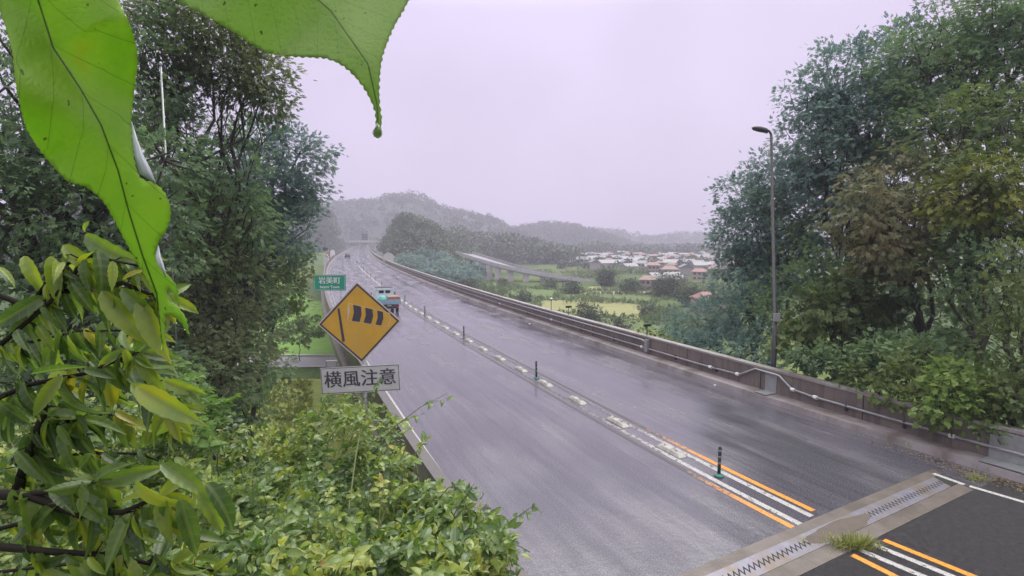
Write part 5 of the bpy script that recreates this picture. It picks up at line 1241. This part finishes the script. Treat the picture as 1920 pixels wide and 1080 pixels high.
# ------------------------------------------------------------------ small things on the road edge
def blades(name, label, c, n, hgt, spread, mat, seed, dirv=(0, 0, 0), kind=None, cat='grass'):
    rng = np.random.default_rng(seed); P = np.zeros((n, 3)); P[:, 0] = c[0]+rng.normal(size=n)*spread[0]; P[:, 1] = c[1]+rng.normal(size=n)*spread[1]; P[:, 2] = c[2]
    D = rng.normal(size=(n, 3))*.35+np.array([0, 0, 1])+np.array(dirv)
    tv, tf = tmpl_blade(4, .035, .01); 
    return tag(leafmesh(name, mat, P, D, hgt*rng.uniform(.5, 1.1, n), (tv, tf), None, K=rng.uniform(.4, 1.6, n), rng=rng), label, cat, kind=kind)
g1 = gp(1598, 1026)
blades('grass_tuft', 'yellowish grass tuft growing out of the joint at the road centre', (g1.x, g1.y, 0), 360, .30, (.22, .07), M['grass_blade'], 81, (.45, .1, 0))
g2 = gp(1705, 835); blades('grass_tuft', 'small green weed tuft at the foot of the right kerb', (g2.x, g2.y, 0.01), 160, .2, (.16, .12), M['leaf_yellow'], 82)
g3 = gp(1830, 900); blades('grass_tuft', 'yellow green weed tuft near the right end of the joint', (g3.x, g3.y, 0.01), 140, .18, (.12, .1), M['grass_blade'], 83)
g4 = gp(1880, 885); blades('grass_tuft', 'dark weed tuft by the kerb at the right edge', (g4.x, g4.y, 0.01), 160, .18, (.25, .1), M['leaf_mid'], 84)
# leaf litter along the kerb
rng = np.random.default_rng(5); n = 900; P = []
for i in range(n):
    s = rng.uniform(-4.5, 4.0)*rng.random()**.3; s = -3.6+rng.normal()*1.6; o1 = 5.95-abs(rng.normal())*.28
    P.append(tuple(cen(float(np.clip(s, -9, 3)), o1, .012+.02*rng.random())))
tag(leafmesh('leaf_litter', leafmat('litter', [(0, (.07, .045, .03)), (.6, (.18, .13, .07)), (1, (.3, .27, .15))], trans=.1), P, rng.normal(size=(n, 3))*np.array([1, 1, .25]), rng.uniform(.03, .08, n), tmpl_rhomb(), rng=rng), 'brown leaf litter gathered against the right kerb', 'leaf litter', kind='stuff')
st0 = None
spx = [(1519, 770), (1561, 783), (1615, 803), (1632, 811), (1680, 820), (1733, 838), (1340, 723), (1485, 759), (993, 607), (1660, 822)]
for i, (x, y) in enumerate(spx):
    if st0 is None:
        mb = MB(); mb.lathe([(.02, 0), (.045, .01), (.04, .035), (.015, .045)], n=7); st0 = mb.build('stone', M['white_plastic'])
        st = st0
    else: st = st0.copy(); COL.objects.link(st)
    p = gp(x, y); st.location = (p.x, p.y, .002); st.rotation_euler = (0, 0, i*1.3); st.scale = (1+.4*(i % 3), 1.2, .9)
    tag(st, 'small pale stone lying on the wet road by the right kerb', 'stone', 'pale stones along the right kerb')
p = gp(1890, 888); o = tag(MB().lathe([(.03, 0), (.033, .12), (.015, .15), (.012, .18)], n=12).build('bottle', M['tarp'], smooth=True), 'discarded teal bottle lying by the kerb at the right edge', 'bottle')
o.location = (p.x, p.y, .035); o.rotation_euler = (R(90), 0, R(70))

# ------------------------------------------------------------------ rain haze
mb = MB(); mb.box((0, 560, 45), (3000, 1340, 116))
hzm = bpy.data.materials.new('haze'); hzm.use_nodes = True; t = hzm.node_tree; t.nodes.clear()
pv = t.nodes.new('ShaderNodeVolumePrincipled'); pv.inputs['Color'].default_value = (.86, .81, 1.0, 1); pv.inputs['Density'].default_value = .00092
ou = t.nodes.new('ShaderNodeOutputMaterial'); t.links.new(pv.outputs[0], ou.inputs['Volume'])
hz = mb.build('haze', hzm); tag(hz, 'pale rain haze over the valley', 'haze', kind='stuff')
